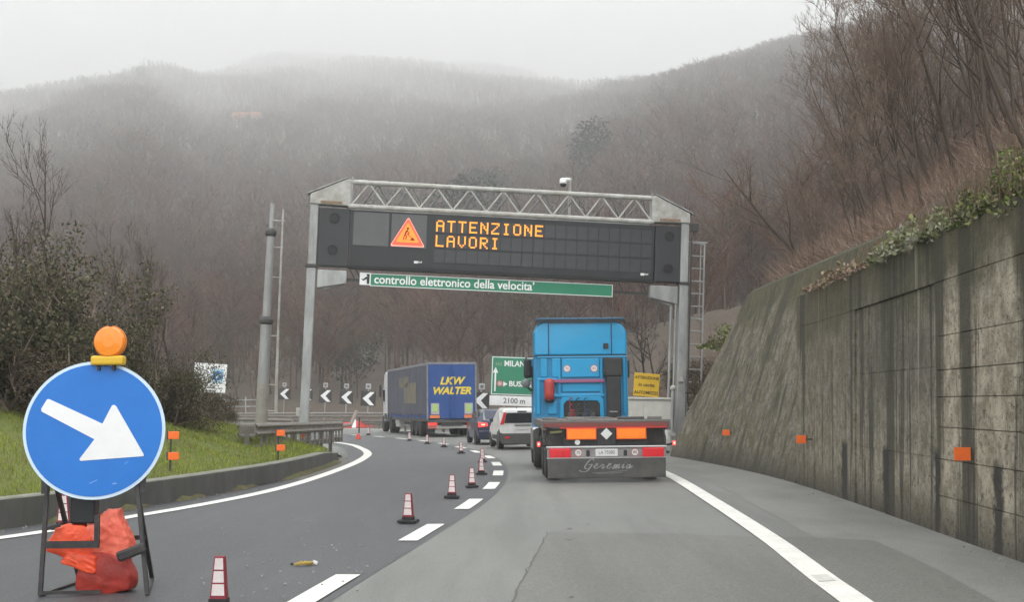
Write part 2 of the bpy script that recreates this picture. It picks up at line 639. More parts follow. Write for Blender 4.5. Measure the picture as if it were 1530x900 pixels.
fg = sm_.noise(42, detail=5, rough=.75, offset=(1, 6, 2))
c = sm_.mix(sm_.ramp(fg, .52, .66, 0, .32), c, (.33, .33, .31))
c = sm_.mix(sm_.ramp(fg, .48, .36, 0, .5), c, (.045, .045, .043))
sm_.color(c); sm_.bump(f1, .4, .006)
wm = NT('road_paint', .55)
f1, f2 = wm.noise(26, detail=7), wm.noise(3, (1, .6, 1), 5)
c = wm.mix(wm.ramp(f2, .4, .75), (.80, .79, .74), (.66, .65, .60))
c = wm.mix(wm.ramp(f1, .60, .70, 0, .75), c, (.33, .33, .31))
wm.color(c)

NS = 150
left_edge = np.concatenate([cut(KERB, -20, 40), [(-5.6, 44)], cut(offset(LEFT_LINE, -1.3), 48, 97)])
right_edge = np.concatenate([cut(WALL_BASE, -20, 41), cut(offset(RIGHT_LINE, 2.4), 44, 140)])
LE, RE, RL, DV = [resample(p, n=NS) for p in (left_edge, right_edge, RIGHT_LINE, offset(DIVIDER, .22))]
road = ribbon('road', LE, RE, 0.0, am.m)
tag(road, 'grey two lane carriageway curving left beyond the trucks', kind='structure')
dark_lane = ribbon('road_dark_lane', resample(np.concatenate([cut(KERB, -20, 40), [(-5.4, 44)], cut(offset(LEFT_LINE, -.7), 48, 97)]), n=NS), DV, 0.004, dm_.m)
tag(dark_lane, 'newer dark asphalt of the closed left lane', kind='structure')
shoulder = ribbon('road_shoulder', resample(cut(offset(RIGHT_LINE, .55), -20, 42), n=60), resample(cut(WALL_BASE, -20, 41), n=60), 0.004, sm_.m)
tag(shoulder, 'pale hard shoulder along the foot of the retaining wall', kind='structure')

def sheet(name, pts, z, m, parent):
    me = bpy.data.meshes.new(name)
    me.from_pydata([(p[0], p[1], z) for p in pts], [], [tuple(range(len(pts)))])
    return link_mesh(name, me, m, parent)

def g2(u, v):
    p = gnd(u, v)
    return (p.x, p.y)

patch_pts = [g2(820, 797), g2(1000, 799), g2(1120, 804), g2(1190, 804), g2(1307, 809), g2(1400, 852), g2(1485, 900)] + [(3.75, 6), (3.4, 2), (-.4, 2), (-.12, 7)] + [g2(762, 905), g2(790, 850), g2(803, 826)]
patch = sheet('asphalt_patch', patch_pts, 0.008, pm_.m, road)

tar = mat('bitumen_seam', (.085, .085, .08), .7)
def seam(pts, w, z=0.012):
    q = resample(catmull(pts, 6), step=.25)
    jit = rng.normal(0, .012, len(q))
    q = q + np.stack([jit, -jit], -1)
    ww = w * (0.5 + rng.random(len(q)))
    a, b = q.copy(), q.copy()
    t = np.gradient(q, axis=0); t /= np.linalg.norm(t, axis=1)[:, None]
    nrm = np.stack([t[:, 1], -t[:, 0]], -1) * ww[:, None]
    return ribbon('crack', q - nrm, q + nrm, z, tar, parent=road)
seam([g2(762, 905), g2(790, 850), g2(803, 826), g2(820, 797)], .006)
seam([g2(820, 797), g2(900, 797), g2(1000, 799), g2(1120, 804)], .006)
seam([g2(1163, 802), g2(1180, 815), g2(1200, 827)], .010)

oil = mat('oil_spot', (.085, .085, .08), .5, (.14, .14, .132), 9)
for k in range(22):
    y_ = random.uniform(9, 46); xo = random.gauss(.5, .09) * 3.9
    c0 = (float(xat(DIVIDER, y_)) + xo, y_); r0 = random.uniform(.012, .04)
    sheet('oil_drip', [(c0[0] + r0 * random.uniform(.6, 1.2) * math.cos(t), c0[1] + 1.6 * r0 * random.uniform(.6, 1.2) * math.sin(t)) for t in np.linspace(0, 5.7, 10)], .0135 + .0004 * k, oil, road)
seam([(-.1, 21.5), (.9, 21.8), (2.0, 21.6), (3.1, 21.9)], .006)
seam([(-.2, 30), (1.2, 30.3), (2.5, 30.1), (3.4, 30.4)], .006)
# painted lines
lines = []
def line(name, poly, w, y0, y1, label):
    p = resample(poly, step=.6)
    p = cut(p, y0, y1)
    o = ribbon(name, offset(p, -w / 2), offset(p, w / 2), 0.016, wm.m)
    return tag(o, label, kind='structure')
line('edge_line', LEFT_LINE, .27, -15, 96, 'solid white line along the left edge of the road')
line('edge_line', RIGHT_LINE, .27, -15, 117, 'solid white line between the truck lane and the right shoulder')
dv = resample(DIVIDER, step=.1)
i0 = int(np.argmin(np.abs(dv[:, 1] - 16.3)))
for k in range(-3, 24):
    a, b = i0 + int(k * 48.5), i0 + int(k * 48.5) + 22
    if k == -1: a, b = a - 4, b - 5
    if a < 0 or b >= len(dv): continue
    seg_ = dv[a:b + 1:2]
    dash = ribbon('lane_dash', offset(seg_, -.12), offset(seg_, .12), 0.016, wm.m, parent=road)
rpatch = sheet('worn_paint_patch', [g2(1211, 863), g2(1236, 862), g2(1249, 871), g2(1224, 873)], 0.020, mat('worn_paint', (.52, .51, .46), .7, (.62, .61, .56), 20), road)

# ------------------------------------------------------------------ low kerb wall on the left
km = NT('kerb_concrete', .85)
f1, f2, f3 = km.noise(3, (1, 1, .4), 6), km.noise(40, detail=4), km.noise(.8, (1, 1, .2), 5)
c = km.mix(km.ramp(f1, .35, .7), (.062, .06, .056), (.098, .095, .088))
c = km.mix(km.ramp(f3, .5, .7, 0, .6), c, (.05, .055, .04))
km.color(c); km.bump(f2, .4, .01)
kt = mat('kerb_top', (.24, .235, .21), .85, (.15, .16, .11), 3, bump=.3)
kp = resample(cut(KERB, -18, 43.5), step=.5)
kh = np.interp(kp[:, 1], [-20, 35.5, 40, 43.5], [.43, .42, .26, .12])
ko = offset(kp, -.3)
rings = [[(p[0], p[1], -.05), (p[0] - .012, p[1], h - .02), (p[0] - .03, p[1], h), (o_[0], o_[1], h), (o_[0], o_[1], -.05)] for p, o_, h in zip(kp, ko, kh)]
kb = MB().loft(rings)
kerb = kb.build('kerb', km.m)
kerb.data.materials.append(kt)
for p in kerb.data.polygons:
    if p.normal.z > .35: p.material_index = 1
tag(kerb, 'low dark concrete kerb wall with pale top beside the grass bank', kind='structure')
gut = MB()
gp = resample(cut(offset(KERB, .0), 30, 42.5), step=.6)
gutter = ribbon('gutter', gp, offset(gp, .34), .010, mat('gutter_dirt', (.10, .095, .085), .9, (.18, .175, .16), 5))
tag(gutter, 'dirty gutter strip along the foot of the left kerb', kind='structure')
# ------------------------------------------------------------------ woods
def rot_rows(v, ang):
    c, s = np.cos(ang), np.sin(ang)
    return np.stack(np.broadcast_arrays(v[..., 0] * c - v[..., 1] * s, v[..., 0] * s + v[..., 1] * c, v[..., 2]), -1)


def sliver(p, d, ln, w, r):
    """One thin tapering twig: a triangle from p along d."""
    q = r.normal(size=3); q -= d * q.dot(d); q /= np.linalg.norm(q)
    return [p - q * w / 2, p + q * w / 2, p + d * ln]


def wood_variant(seed, nb, nt_, wmul, spread=.5):
    """Bare tree of height 1 as triangles (k, 3, 3)."""
    r = np.random.default_rng(seed)
    tri = []
    lean = np.array([r.normal(0, .06), r.normal(0, .06), 1.0])
    w = .020 * wmul
    for a in range(3):
        t0, t1 = 2 * math.pi * a / 3, 2 * math.pi * (a + 1) / 3
        tri.append([np.array([math.cos(t0) * w, math.sin(t0) * w, -.05]), np.array([math.cos(t1) * w, math.sin(t1) * w, -.05]), lean * .8])
    for i in range(nb):
        h = r.uniform(.22, .75)
        az = r.uniform(0, 6.283)
        up = r.uniform(.7, 1.6)
        d = np.array([math.cos(az), math.sin(az), up]); d /= np.linalg.norm(d)
        ln = r.uniform(.25, .45) * (1.15 - h * .6)
        p = lean * h
        tri.append(sliver(p, d, ln, .016 * wmul, r))
        for k in range(nt_):
            s = r.uniform(.25, 1.0)
            e = d + r.normal(0, spread, 3); e[2] = abs(e[2]) * .8 + .15; e /= np.linalg.norm(e)
            tri.append(sliver(p + d * ln * s, e, ln * r.uniform(.35, .75), .0085 * wmul, r))
    return np.array(tri)


def leafy_variant(seed, n, size):
    """Dark evergreen crown of height 1: leaf flakes on a lumpy shell."""
    r = np.random.default_rng(seed)
    tri = []
    cs = [(r.normal(0, .17), r.normal(0, .17), r.uniform(.3, .8), r.uniform(.16, .28)) for _ in range(7)]
    for i in range(n):
        cx_, cy_, cz_, rr = cs[r.integers(7)]
        d = r.normal(size=3); d /= np.linalg.norm(d)
        p = np.array([cx_, cy_, cz_]) + d * rr * r.uniform(.6, 1.05)
        e = r.normal(size=3); e /= np.linalg.norm(e)
        f = r.normal(size=3); f -= e * e.dot(f); f /= np.linalg.norm(f)
        tri.append([p - e * size, p + e * size, p + f * size * 1.6])
    return np.array(tri)


def scatter(variants, x, y, z, h, tint, r):
    vs, tints = [], []
    which = r.integers(0, len(variants), len(x))
    for k, tri in enumerate(variants):
        m_ = np.where(which == k)[0]
        if not len(m_): continue
        base = rot_rows(tri[None], r.uniform(0, 6.283, len(m_))[:, None, None])
        base = base * (h[m_][:, None, None, None] * np.array([1.0, 1.0, 1.0]))
        base = base + np.stack([x[m_], y[m_], z[m_]], -1)[:, None, None, :]
        vs.append(base.reshape(-1, 3))
        tints.append(np.repeat(tint[m_], tri.shape[0] * 3, axis=0))
    return np.concatenate(vs), np.concatenate(tints)


def tri_object(name, vs, tints, m):
    return link_mesh(name, np_mesh(name, vs, np.arange(len(vs)).reshape(-1, 3), [('tint', tints)]), m)


def tint_mat(name, rough=.95):
    t = NT(name, rough)
    a = t.t.nodes.new('ShaderNodeAttribute'); a.attribute_name = 'tint'
    t.color(a.outputs['Color'])
    t.b.inputs['Specular IOR Level'].default_value = .15
    return t.m


bark_tint = tint_mat('wood_bark')
leaf_tint = tint_mat('leaf_tint')


def free(x, y, margin=5):
    """Outside the road corridor and its verges."""
    xl, xr = np.interp(y, LB_Y, LB_X), np.interp(y, RB_Y, RB_X)
    return ~((x > xl - margin) & (x < xr + margin))


def polar_points(n, d0, d1, u0, u1, r):
    d = np.sqrt(r.uniform(d0 ** 2, d1 ** 2, n))
    u = r.uniform(u0, u1, n)
    k = (u - 765) / FOC
    y = d / np.sqrt(1 + k * k)
    return k * y, y, u, d


BROWN = np.array([[.082, .062, .050], [.105, .076, .060], [.070, .060, .052], [.12, .088, .066], [.075, .070, .048], [.10, .070, .062]]) * np.array([1.20, .97, .90]) * .86
r3 = np.random.default_rng(77)
allv, allt = [], []
for (n, d0, d1, nb, nt_, wm_, hh, seeds, sp) in ((3000, 118, 300, 14, 15, .62, (7, 13), 6, .55), (5600, 290, 640, 10, 8, 1.3, (8, 16), 5, .6),
                                              (9500, 620, 1250, 8, 6, 2.2, (9, 16), 5, .6), (16000, 1200, 2300, 5, 3, 3.6, (8, 17), 6, .7), (15000, 2250, 5300, 4, 2, 6.0, (9, 18), 5, .7)):
    x, y, u, d = polar_points(n, d0, d1, -260, 1800, r3)
    keep = free(x, y, 7) & ~((d < 140) & (u > 300) & (u < 640))
    x, y = x[keep], y[keep]
    h = r3.uniform(hh[0], hh[1], len(x))
    tint = BROWN[r3.integers(0, len(BROWN), len(x))] * r3.uniform(.75, 1.25, len(x))[:, None]
    v, t = scatter([wood_variant(100 + s + n, nb, nt_, wm_, sp) for s in range(seeds)], x, y, height(x, y) - .2, h, tint, r3)
    allv.append(v); allt.append(t)
# right-hand slope beyond the trees that stand out singly
n = 560
x = r3.uniform(8, 130, n); y = r3.uniform(46, 190, n)
keep = (x > np.interp(y, [46, 60, 80, 120, 190], [9.8, 8.6, 6.6, 2.5, 2])) & (765 + FOC * x / y < 1900) & (np.hypot(x, y) > 52)
x, y = x[keep], y[keep]
tint = BROWN[r3.integers(0, len(BROWN), len(x))] * r3.uniform(.8, 1.2, len(x))[:, None]
v, t = scatter([wood_variant(300 + s, 16, 18, .55, .5) for s in range(6)], x, y, height(x, y) - .2, r3.uniform(6, 11.5, len(x)), tint, r3)
allv.append(v); allt.append(t)
wood = tri_object('bare_wood', np.concatenate(allv), np.concatenate(allt), bark_tint)
tag(wood, 'leafless brown woodland covering the foggy hillsides', kind='stuff')

# evergreens among the bare wood
allv, allt = [], []
GREEN = np.array([[.028, .042, .022], [.038, .05, .026], [.03, .04, .03]])
def evergreen(n, d0, d1, h0, h1, pts, size, seeds, u0=-260, u1=1750):
    if pts is None:
        x, y, u, d = polar_points(n, d0, d1, u0, u1, r3)
    else:
        k = (np.array([p[0] for p in pts]) - 765) / FOC
        d = np.array([p[1] for p in pts], float)
        y = d / np.sqrt(1 + k * k); x = k * y
    keep = free(x, y, 8)
    x, y = x[keep], y[keep]
    tint = GREEN[r3.integers(0, 3, len(x))] * r3.uniform(.8, 1.3, len(x))[:, None]
    v, t = scatter([leafy_variant(500 + s, 1300, size * .45) for s in range(seeds)], x, y, height(x, y) - .5, r3.uniform(h0, h1, len(x)), tint, r3)
    allv.append(v); allt.append(t)
evergreen(35, 260, 1100, 6, 13, None, .045, 4)
evergreen(0, 0, 0, 6, 9, [(523, 150), (505, 170), (545, 190), (478, 215), (870, 240), (640, 260), (728, 300), (752, 310)], .035, 3)
evergreen(0, 0, 0, 16, 24, [(920, 1400), (935, 1450), (975, 1420), (745, 420), (730, 430), (885, 430), (205, 1700), (230, 1750), (180, 1800), (120, 1900), (265, 1800)], .045, 3)
evergreen(0, 0, 0, 13, 19, [(600, 380), (690, 330), (790, 520)], .06, 3)
ever = tri_object('evergreen_wood', np.concatenate(allv), np.concatenate(allt), leaf_tint)
tag(ever, 'dark evergreen crowns scattered through the bare hillside wood', kind='stuff')

# ------------------------------------------------------------------ haze: the air of the foggy valley
hz = MB().box((0, 3450, 740), (9200, 7400, 1488)).build('haze', None)
hm = bpy.data.materials.new('valley_air')
hm.use_nodes = True
ht = hm.node_tree
for n_ in list(ht.nodes): ht.nodes.remove(n_)
ho = ht.nodes.new('ShaderNodeOutputMaterial')
hv = ht.nodes.new('ShaderNodeVolumePrincipled')
hv.inputs['Color'].default_value = (.97, .98, .985, 1)
hv.inputs['Density'].default_value = .0007
hv.inputs['Anisotropy'].default_value = .0
ht.links.new(hv.outputs['Volume'], ho.inputs['Volume'])
hm.cycles.homogeneous_volume = True
hz.data.materials.append(hm)
hz.display_type = 'WIRE'
tag(hz, 'pale grey haze filling the valley', kind='stuff')
# ------------------------------------------------------------------ retaining wall on the right
def concrete(name, dark=1.0, moss_z=3.0, weeps=(), stain=False, olive=0.35, streaks=1.0):
    t = NT(name, .92)
    y, z = t.coord('Y'), t.coord('Z')
    big, mid, fine = t.noise(.55, detail=5), t.noise(3.6, detail=9, rough=.72), t.noise(38, detail=5)
    strk = t.noise(.95, (1, 1, .05), 6, .62)
    strk2 = t.noise(3.6, (1, 1, .045), 5, .65, (3, 7, 0))
    strk3 = t.noise(2.1, (1, 1, .03), 4, .6, (9, 1, 4))
    pock = t.noise(11, (1, 1, 1.7), 7, .78, (2, 5, 1))
    rust = t.noise(1.7, detail=7, rough=.7, offset=(8, 3, 2))
    c = t.mix(t.ramp(mid, .42, .60), (.34 * dark, .295 * dark, .215 * dark), (.64 * dark, .575 * dark, .45 * dark))
    c = t.mix(t.ramp(rust, .55, .75, 0, .5), c, (.24 * dark, .18 * dark, .105 * dark))
    pit2 = t.noise(5.5, (1, 1, 1.5), 8, .8, (6, 1, 8))
    c = t.mix(t.ramp(pit2, .54, .62, 0, .6), c, (.12 * dark, .105 * dark, .075 * dark))
    c = t.mix(t.ramp(pock, .55, .62, 0, .9), c, (.07, .062, .045))
    c = t.mix(t.ramp(pock, .42, .34, 0, .7), c, (.58, .545, .45))
    if stain:        # soot dark bay between the vertical joints
        e = t.math('MULTIPLY', t.ramp(y, 16.75, 16.95), t.ramp(y, 27, 20, .30, 1))
        e = t.math('MULTIPLY', e, t.ramp(z, .7, 2.2, .30, .92))
        e = t.math('MULTIPLY', e, t.ramp(strk2, .66, .36, .45, .98))
        c = t.mix(e, c, (.058, .056, .052))
    # moss and algae: strongest near the top edge
    mz = t.math('ADD', t.ramp(z, moss_z - .75, moss_z + .35, -.2, .8), t.ramp(big, .3, .7, -.22, .35))
    mz = t.math('ADD', mz, t.ramp(strk, .35, .65, -.15, .25))
    if stain:
        mz = t.math('ADD', mz, t.math('MULTIPLY', t.ramp(y, 21, 26.5, 0, .8), t.ramp(z, 2.3, 3.2)))
    c = t.mix(t.math('MULTIPLY', t.ramp(mz, .05, .55), .92), c, t.mix(t.ramp(mid, .35, .65), (.062, .057, .032), (.130, .116, .060)))
    c = t.mix(t.math('MULTIPLY', t.ramp(rust, .46, .66), olive), c, (.125, .112, .038))
    if stain:    # the far end of the flat wall is as dark and mossy as the wing beyond it
        c = t.mix(t.math('MULTIPLY', t.ramp(y, 17.5, 26.0, 0, .62), t.ramp(mid, .75, .3, .6, 1)), c, (.115, .10, .062))
    # rain streaks
    c = t.mix(t.ramp(strk, .535, .60, 0, .88 * streaks), c, (.060, .055, .036))
    c = t.mix(t.ramp(strk2, .55, .62, 0, .82 * streaks), c, (.045, .042, .032))
    c = t.mix(t.ramp(strk3, .34, .26, 0, .55 * streaks), c, (.46, .43, .34))
    for (wy, top, ww) in weeps:   # wet run-off below the weep holes
        d = t.math('ADD', y, t.math('MULTIPLY', t.math('SUBTRACT', mid, .5), .45))
        d = t.math('ABSOLUTE', t.math('SUBTRACT', d, wy))
        e = t.math('MULTIPLY', t.ramp(d, ww, ww * .5), t.ramp(z, top + .06, top - .06))
        c = t.mix(t.math('MULTIPLY', e, .92), c, (.022, .020, .018))
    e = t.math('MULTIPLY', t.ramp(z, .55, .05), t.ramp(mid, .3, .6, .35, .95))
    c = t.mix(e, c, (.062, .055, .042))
    t.color(c)
    h = t.math('ADD', t.math('MULTIPLY', pock, 1.0), t.math('ADD', t.math('MULTIPLY', mid, .9), t.math('MULTIPLY', fine, .25)))
    t.bump(h, 1.0, .07)
    return t.m


WEEPS = [(22.4, .95, .30), (19.6, .95, .24), (16.75, 1.0, .22), (14.3, .95, .2), (11.6, 1.0, .2)]
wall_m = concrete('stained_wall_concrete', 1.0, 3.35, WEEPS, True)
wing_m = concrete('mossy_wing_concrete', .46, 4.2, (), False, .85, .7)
core_m = mat('wall_core', (.12, .112, .09), .95)
wp = resample(cut(WALL_BASE, -14, 26.95), step=.05)
wl = np.r_[0, np.cumsum(np.hypot(*np.diff(wp, axis=0).T))]


def wall_xy(s):
    return np.array([np.interp(s, wl, wp[:, 0]), np.interp(s, wl, wp[:, 1])])


def s_of_y(y):
    return float(np.interp(y, wp[:, 1], wl))


wall = empty('retaining_wall', (0, 0, 0), label='long stained concrete retaining wall beside the right shoulder', cat='wall')
WTOP = 3.72
core = MB()
q = wp[::10]
qi, qo = offset(q, .10), offset(q, 1.0)
core.loft([[(a[0], a[1], -.1), (a[0] + .08, a[1], WTOP - .02), (b[0] + .08, b[1], WTOP - .05), (b[0], b[1], -.1)] for a, b in zip(qi, qo)])
core.build('wall_core', core_m, wall)
joints_y = [-13.9, -9, -4.2, .6, 5.0, 8.8, 12.4, 16.8, 21.6, 26.9]
for j in range(len(joints_y) - 1):
    s0, s1 = s_of_y(joints_y[j]) + .004, s_of_y(joints_y[j + 1]) - .004
    rec = joints_y[j] >= 16.7
    lifts = [-.06, .91, 2.05, 3.10, WTOP] if rec else [-.06, .46, .91, 1.30, 1.67, 2.0, 2.42, 3.10, WTOP]
    nl = len(lifts) - 2
    for k in range(len(lifts) - 1):
        z0, z1 = lifts[k] + ((.0015 if rec else .004) if k else 0), lifts[k + 1] - ((.0015 if rec else .004) if k < nl else 0)
        off = (.032 if rec and k < nl and joints_y[j] < 21 else 0) + random.uniform(0, .007)
        n_ = 8
        mb = MB()
        rings = []
        for i in range(n_ + 1):
            s = s0 + (s1 - s0) * i / n_
            p = wall_xy(s)
            t_ = wall_xy(min(s + .05, wl[-1])) - wall_xy(max(s - .05, 0)); t_ /= np.linalg.norm(t_)
            nn = np.array([t_[1], -t_[0]])
            a0, a1 = p + nn * (off + z0 * .028), p + nn * (off + z1 * .028)
            b0, b1 = p + nn * .22, p + nn * .30
            rings.append([(a0[0], a0[1], z0), (a1[0], a1[1], z1), (b1[0], b1[1], z1), (b0[0], b0[1], z0)])
        mb.loft(rings)
        mb.build('concrete_panel', wall_m, wall, bevel=.004, seg=1)

# battered wing wall where the bank comes down to the gantry
wing = empty('wing_wall', (0, 0, 0), label='leaning mossy wing wall dropping steeply toward the gantry leg', cat='wall')
def wing_pt(y, f):      # f: 0 base, 1 top edge of the leaning face
    x0 = float(xat(WALL_BASE, y)) - .01
    return Vector((x0 + f * (7.02 - .02 * (y - 27) - x0), y, -.08 + f * 4.81))
def wing_top(y):
    return 1.0 if y <= 38.5 else max(.27, 1 - (y - 38.5) / 2.55 * .73)
wj = [20.5, 26.97, 31.4, 35.6, 41.0]
for j in range(4):
    ys = [wj[j] + (.012 if j else 0) + (wj[j + 1] - wj[j] - .02) * i / 8 for i in range(9)]
    if j == 3: ys = sorted(ys + [38.5])
    rings = []
    for y in ys:
        f = wing_top(y)
        o_ = random.uniform(0, .001)
        a, b = wing_pt(y, 0 if j else .6), wing_pt(y, f)
        m1 = a.lerp(b, .5)
        rings.append([a, m1, b, b + Vector((.45, 0, .0)), a + Vector((.7, 0, 0))])
    MB().loft(rings).build('wing_panel', wing_m, wing, bevel=.015, seg=1)
cop = MB()
cop.path([wing_pt(y, wing_top(y)) + Vector((.16, 0, .03)) for y in (21, 24, 27, 30, 33, 36, 38.4)], .085, 4)
cop.path([wing_pt(y, wing_top(y)) + Vector((.12, 0, .03)) for y in (38.4, 39, 39.6, 40.2, 41.0)], .085, 4)
cop.build('coping', mat('coping_moss', (.045, .045, .032), .95, (.08, .08, .045), 9), wing)

# orange wall markers
orange = mat('fluorescent_orange', (.85, .16, .015), .45, (.75, .12, .012), 9)
orange_e = mat('orange_sheet', (.88, .15, .012), .4)
dark_steel = mat('dark_steel', (.035, .036, .038), .55, (.06, .055, .05), 12)
for (u, v, y, w_, lab) in ((1438, 679, 15.2, .2, 'largest orange marker plate, on the pale end of the retaining wall'),
                           (1197, 657, 25.2, .2, 'middle orange marker plate, low on the dark streaked wall'),
                           (1085, 647, 34.6, .2, 'smallest orange marker plate, on the mossy wing wall')):
    x0 = float(xat(WALL_BASE, y))
    p = at(u, v, y)
    r_ = empty('wall_marker', (p.x, y, p.z), (0, 0, R(-6)), lab, 'marker plate', 'orange marker plates along the wall')
    MB().box((0, 0, 0), (w_ * .92, .02, .15)).build('reflector', orange, r_, bevel=.006)
    MB().box((.02, .014, 0), (w_ * .9, .008, .13)).build('backing_plate', dark_steel, r_)
    MB().box((.14 + max(0, (x0 + .3 * p.z if y > 27 else x0) - p.x - .1) / 2, .02, 0), (.20 + max(0, (x0 + .3 * p.z if y > 27 else x0) - p.x - .1), .03, .03)).build('bracket', dark_steel, r_)

# ------------------------------------------------------------------ gantry with variable message board
galv = mat('galvanised_steel', (.40, .41, .405), .5, (.24, .245, .24), 3.0, metal=.35, bump=.06, stretch=(1, 1, .25))
galv_w = mat('pale_painted_steel', (.48, .48, .455), .5, (.30, .285, .25), 3, bump=.05)
rusty = mat('rusty_edge', (.30, .22, .15), .8, (.2, .12, .07), 8)
LEAN = R(2.7)
GO = Vector((-6.82, 43.5, .2))
GROT = (0, LEAN, R(6.5))
gan = empty('gantry', GO, GROT, 'grey steel portal gantry with lattice top beam spanning the road', 'gantry')
for X in (0, 12.40):
    s = 1 if X == 0 else -1
    base = -.35 if X == 0 else -.5
    lg = MB().box((X, .0, (base + 5.97) / 2), (.30, .34, 5.97 - base)).build('leg', galv, gan, bevel=.025)
    lu = MB().box((X + .01 * s, .0, 7.2), (.27, .36, 2.3)).build('upper_leg', galv, gan, bevel=.025)
    MB().box((X, 0, 6.01), (.38, .44, .06)).build('flange', dark_steel, gan)
    fl = MB()
    fl.box((X, 0, base + .04), (.8, .75, .06))
    for bx in (-.3, .3):
        for by in (-.28, .28):
            fl.tube((X + bx, by, base + .04), (X + bx, by, base + .18), .025, n=6)
    fl.build('base_plate', dark_steel, gan)
    # sloping gusset box at the knee
    poly = [(X - .14 * s, 8.05), (X - .14 * s, 8.38), (X + 1.03 * s, 8.93), (X + 1.17 * s, 8.88), (X + 1.17 * s, 8.02)]
    MB().prism(poly, 'y', -.24, .24).build('knee_box', galv_w, gan, bevel=.03)
    MB().prism([(X - .24 * s, 8.40), (X - .24 * s, 8.36), (X + 1.03 * s, 8.94), (X + 1.03 * s, 8.98)], 'y', -.27, .27).build('knee_cap', galv, gan)
    MB().prism([(X + .2 * s, 8.08), (X + .2 * s, 8.16), (X + .9 * s, 8.16), (X + .9 * s, 8.08)], 'y', -.262, -.25).build('rust_stain', rusty, gan)
    # lower arm carrying the sign beam
    MB().prism([(X + .2 * s, 5.9), (X + .2 * s, 5.32), (X + .45 * s, 5.25), (X + 1.15 * s, 5.5), (X + 1.15 * s, 5.9)], 'y', -.12, .12).build('arm', galv, gan, bevel=.02)
    MB().bar((X + .2 * s, -.1, 5.28), (X + 1.1 * s, -.1, 5.46), .06).build('arm_edge', dark_steel, gan)
MB().tube((1.1, -.02, 8.86), (11.3, -.02, 8.86), .085, n=12).build('top_chord', galv_w, gan, smooth=False)
MB().tube((1.1, -.16, 8.03), (11.3, -.16, 8.03), .085, n=12).build('bottom_chord', galv_w, gan)
MB().tube((1.1, .62, 8.03), (11.3, .62, 8.03), .085, n=12).build('bottom_chord', galv, gan)
nb_ = 18
for k in range(nb_):
    xa, xb = 1.2 + 10.0 * k / nb_, 1.2 + 10.0 * (k + 1) / nb_
    za, zb_ = (8.08, 8.83) if k % 2 == 0 else (8.83, 8.08)
    MB().tube((xa, -.16 if k % 2 == 0 else -.02, za), (xb, -.02 if k % 2 == 0 else -.16, zb_), .03, n=6).build('lattice_brace', galv_w, gan)
    MB().tube((xa + .28, .62 if k % 2 == 0 else -.02, za), (min(xb + .28, 11.3), -.02 if k % 2 == 0 else .62, zb_), .028, n=6).build('lattice_brace', galv, gan)
for X in (1.2, 11.25):
    MB().bar((X, -.1, 7.95), (X, -.1, 9.02), .05).build('end_post', galv, gan)
MB().bar((1.15, .05, 5.62), (11.2, .05, 5.62), .09).build('sign_rail', dark_steel, gan)
for X in (1.25, 1.45, 10.2, 11.0):
    MB().bar((X, .0, 5.95), (X + .18, .0, 5.62), .045).build('hanger', dark_steel, gan)
MB().box((12.78, .1, 7.95), (.22, .3, .28)).build('junction_box', dark_steel, gan, bevel=.02)
MB().bar((12.66, .02, 7.6), (12.66, .02, 2.0), .05).build('cable_tray', dark_steel, gan)
MB().tube((12.0, -.05, 5.45), (11.98, -.05, -.3), .045, n=8).build('cable_conduit', galv, gan)
MB().tube((12.14, -.12, 5.3), (12.13, -.12, -.3), .035, n=8).build('cable_conduit', galv, gan)
MB().box((12.36, -.22, 2.9), (.16, .1, .4)).build('switch_box', galv_w, gan, bevel=.01)

lad = empty('ladder', GO, GROT, 'grey steel access ladder behind the right gantry leg', 'ladder')
for X in (12.72, 13.2):
    MB().bar((X, .35, 7.52), (X, .35, 1.6), .05).build('rail', galv, lad)
for k in range(14):
    MB().tube((12.72, .35, 7.45 - .43 * k), (13.2, .35, 7.45 - .43 * k), .024, n=6).build('rung', galv, lad)
hoop = MB()
for k in range(0, 3):
    hoop.bar((13.2, .35, 7.45 - k * 1.3), (13.2, .85, 7.45 - k * 1.3), .04)
hoop.bar((13.2, .85, 7.5), (13.2, .85, 4.6), .04)
hoop.bar((12.5, .35, 7.5), (13.3, .35, 7.5), .045)
hoop.build('cage', galv, lad)

# message board
board_m = mat('board_black', (.016, .017, .019), .5, (.022, .023, .026), 2)
board_e = mat('board_end_grey', (.028, .030, .033), .5)
module_m = mat('display_module', (.034, .036, .040), .35, (.044, .046, .05), 3)
pict_m = mat('pictogram_panel', (.085, .088, .09), .4, (.10, .103, .105), 1.5)
hole_m = mat('fan_hole', (.008, .008, .009), .6)
amber = mat('amber_led', (.9, .3, .02), .4, emit=(1.0, .33, .028, 1.15))
red_led = mat('red_led', (.9, .06, .03), .4, emit=(1.0, .07, .03, 1.1))
orange_led = mat('orange_led', (.9, .2, .02), .4, emit=(1.0, .19, .018, 1.0))
pink_halo = mat('halo_glow', (.9, .3, .25), .4, emit=(1.0, .30, .22, 1.0))  # pink glow painted as a rim around the red triangle border
white_p = mat('white_plastic', (.8, .8, .78), .5)
vms = empty('message_board', GO, GROT, 'black electronic message board reading ATTENZIONE LAVORI in amber letters', 'message board')
MB().box((6.28, .16, 6.99), (10.16, .60, 1.86)).build('housing', board_m, vms, bevel=.03)
for X0, X1 in ((.16, 1.18), (11.38, 12.24)):
    MB().box(((X0 + X1) / 2, .16, 6.99), (X1 - X0, .56, 1.90)).build('end_cabinet', board_e, vms, bevel=.02)
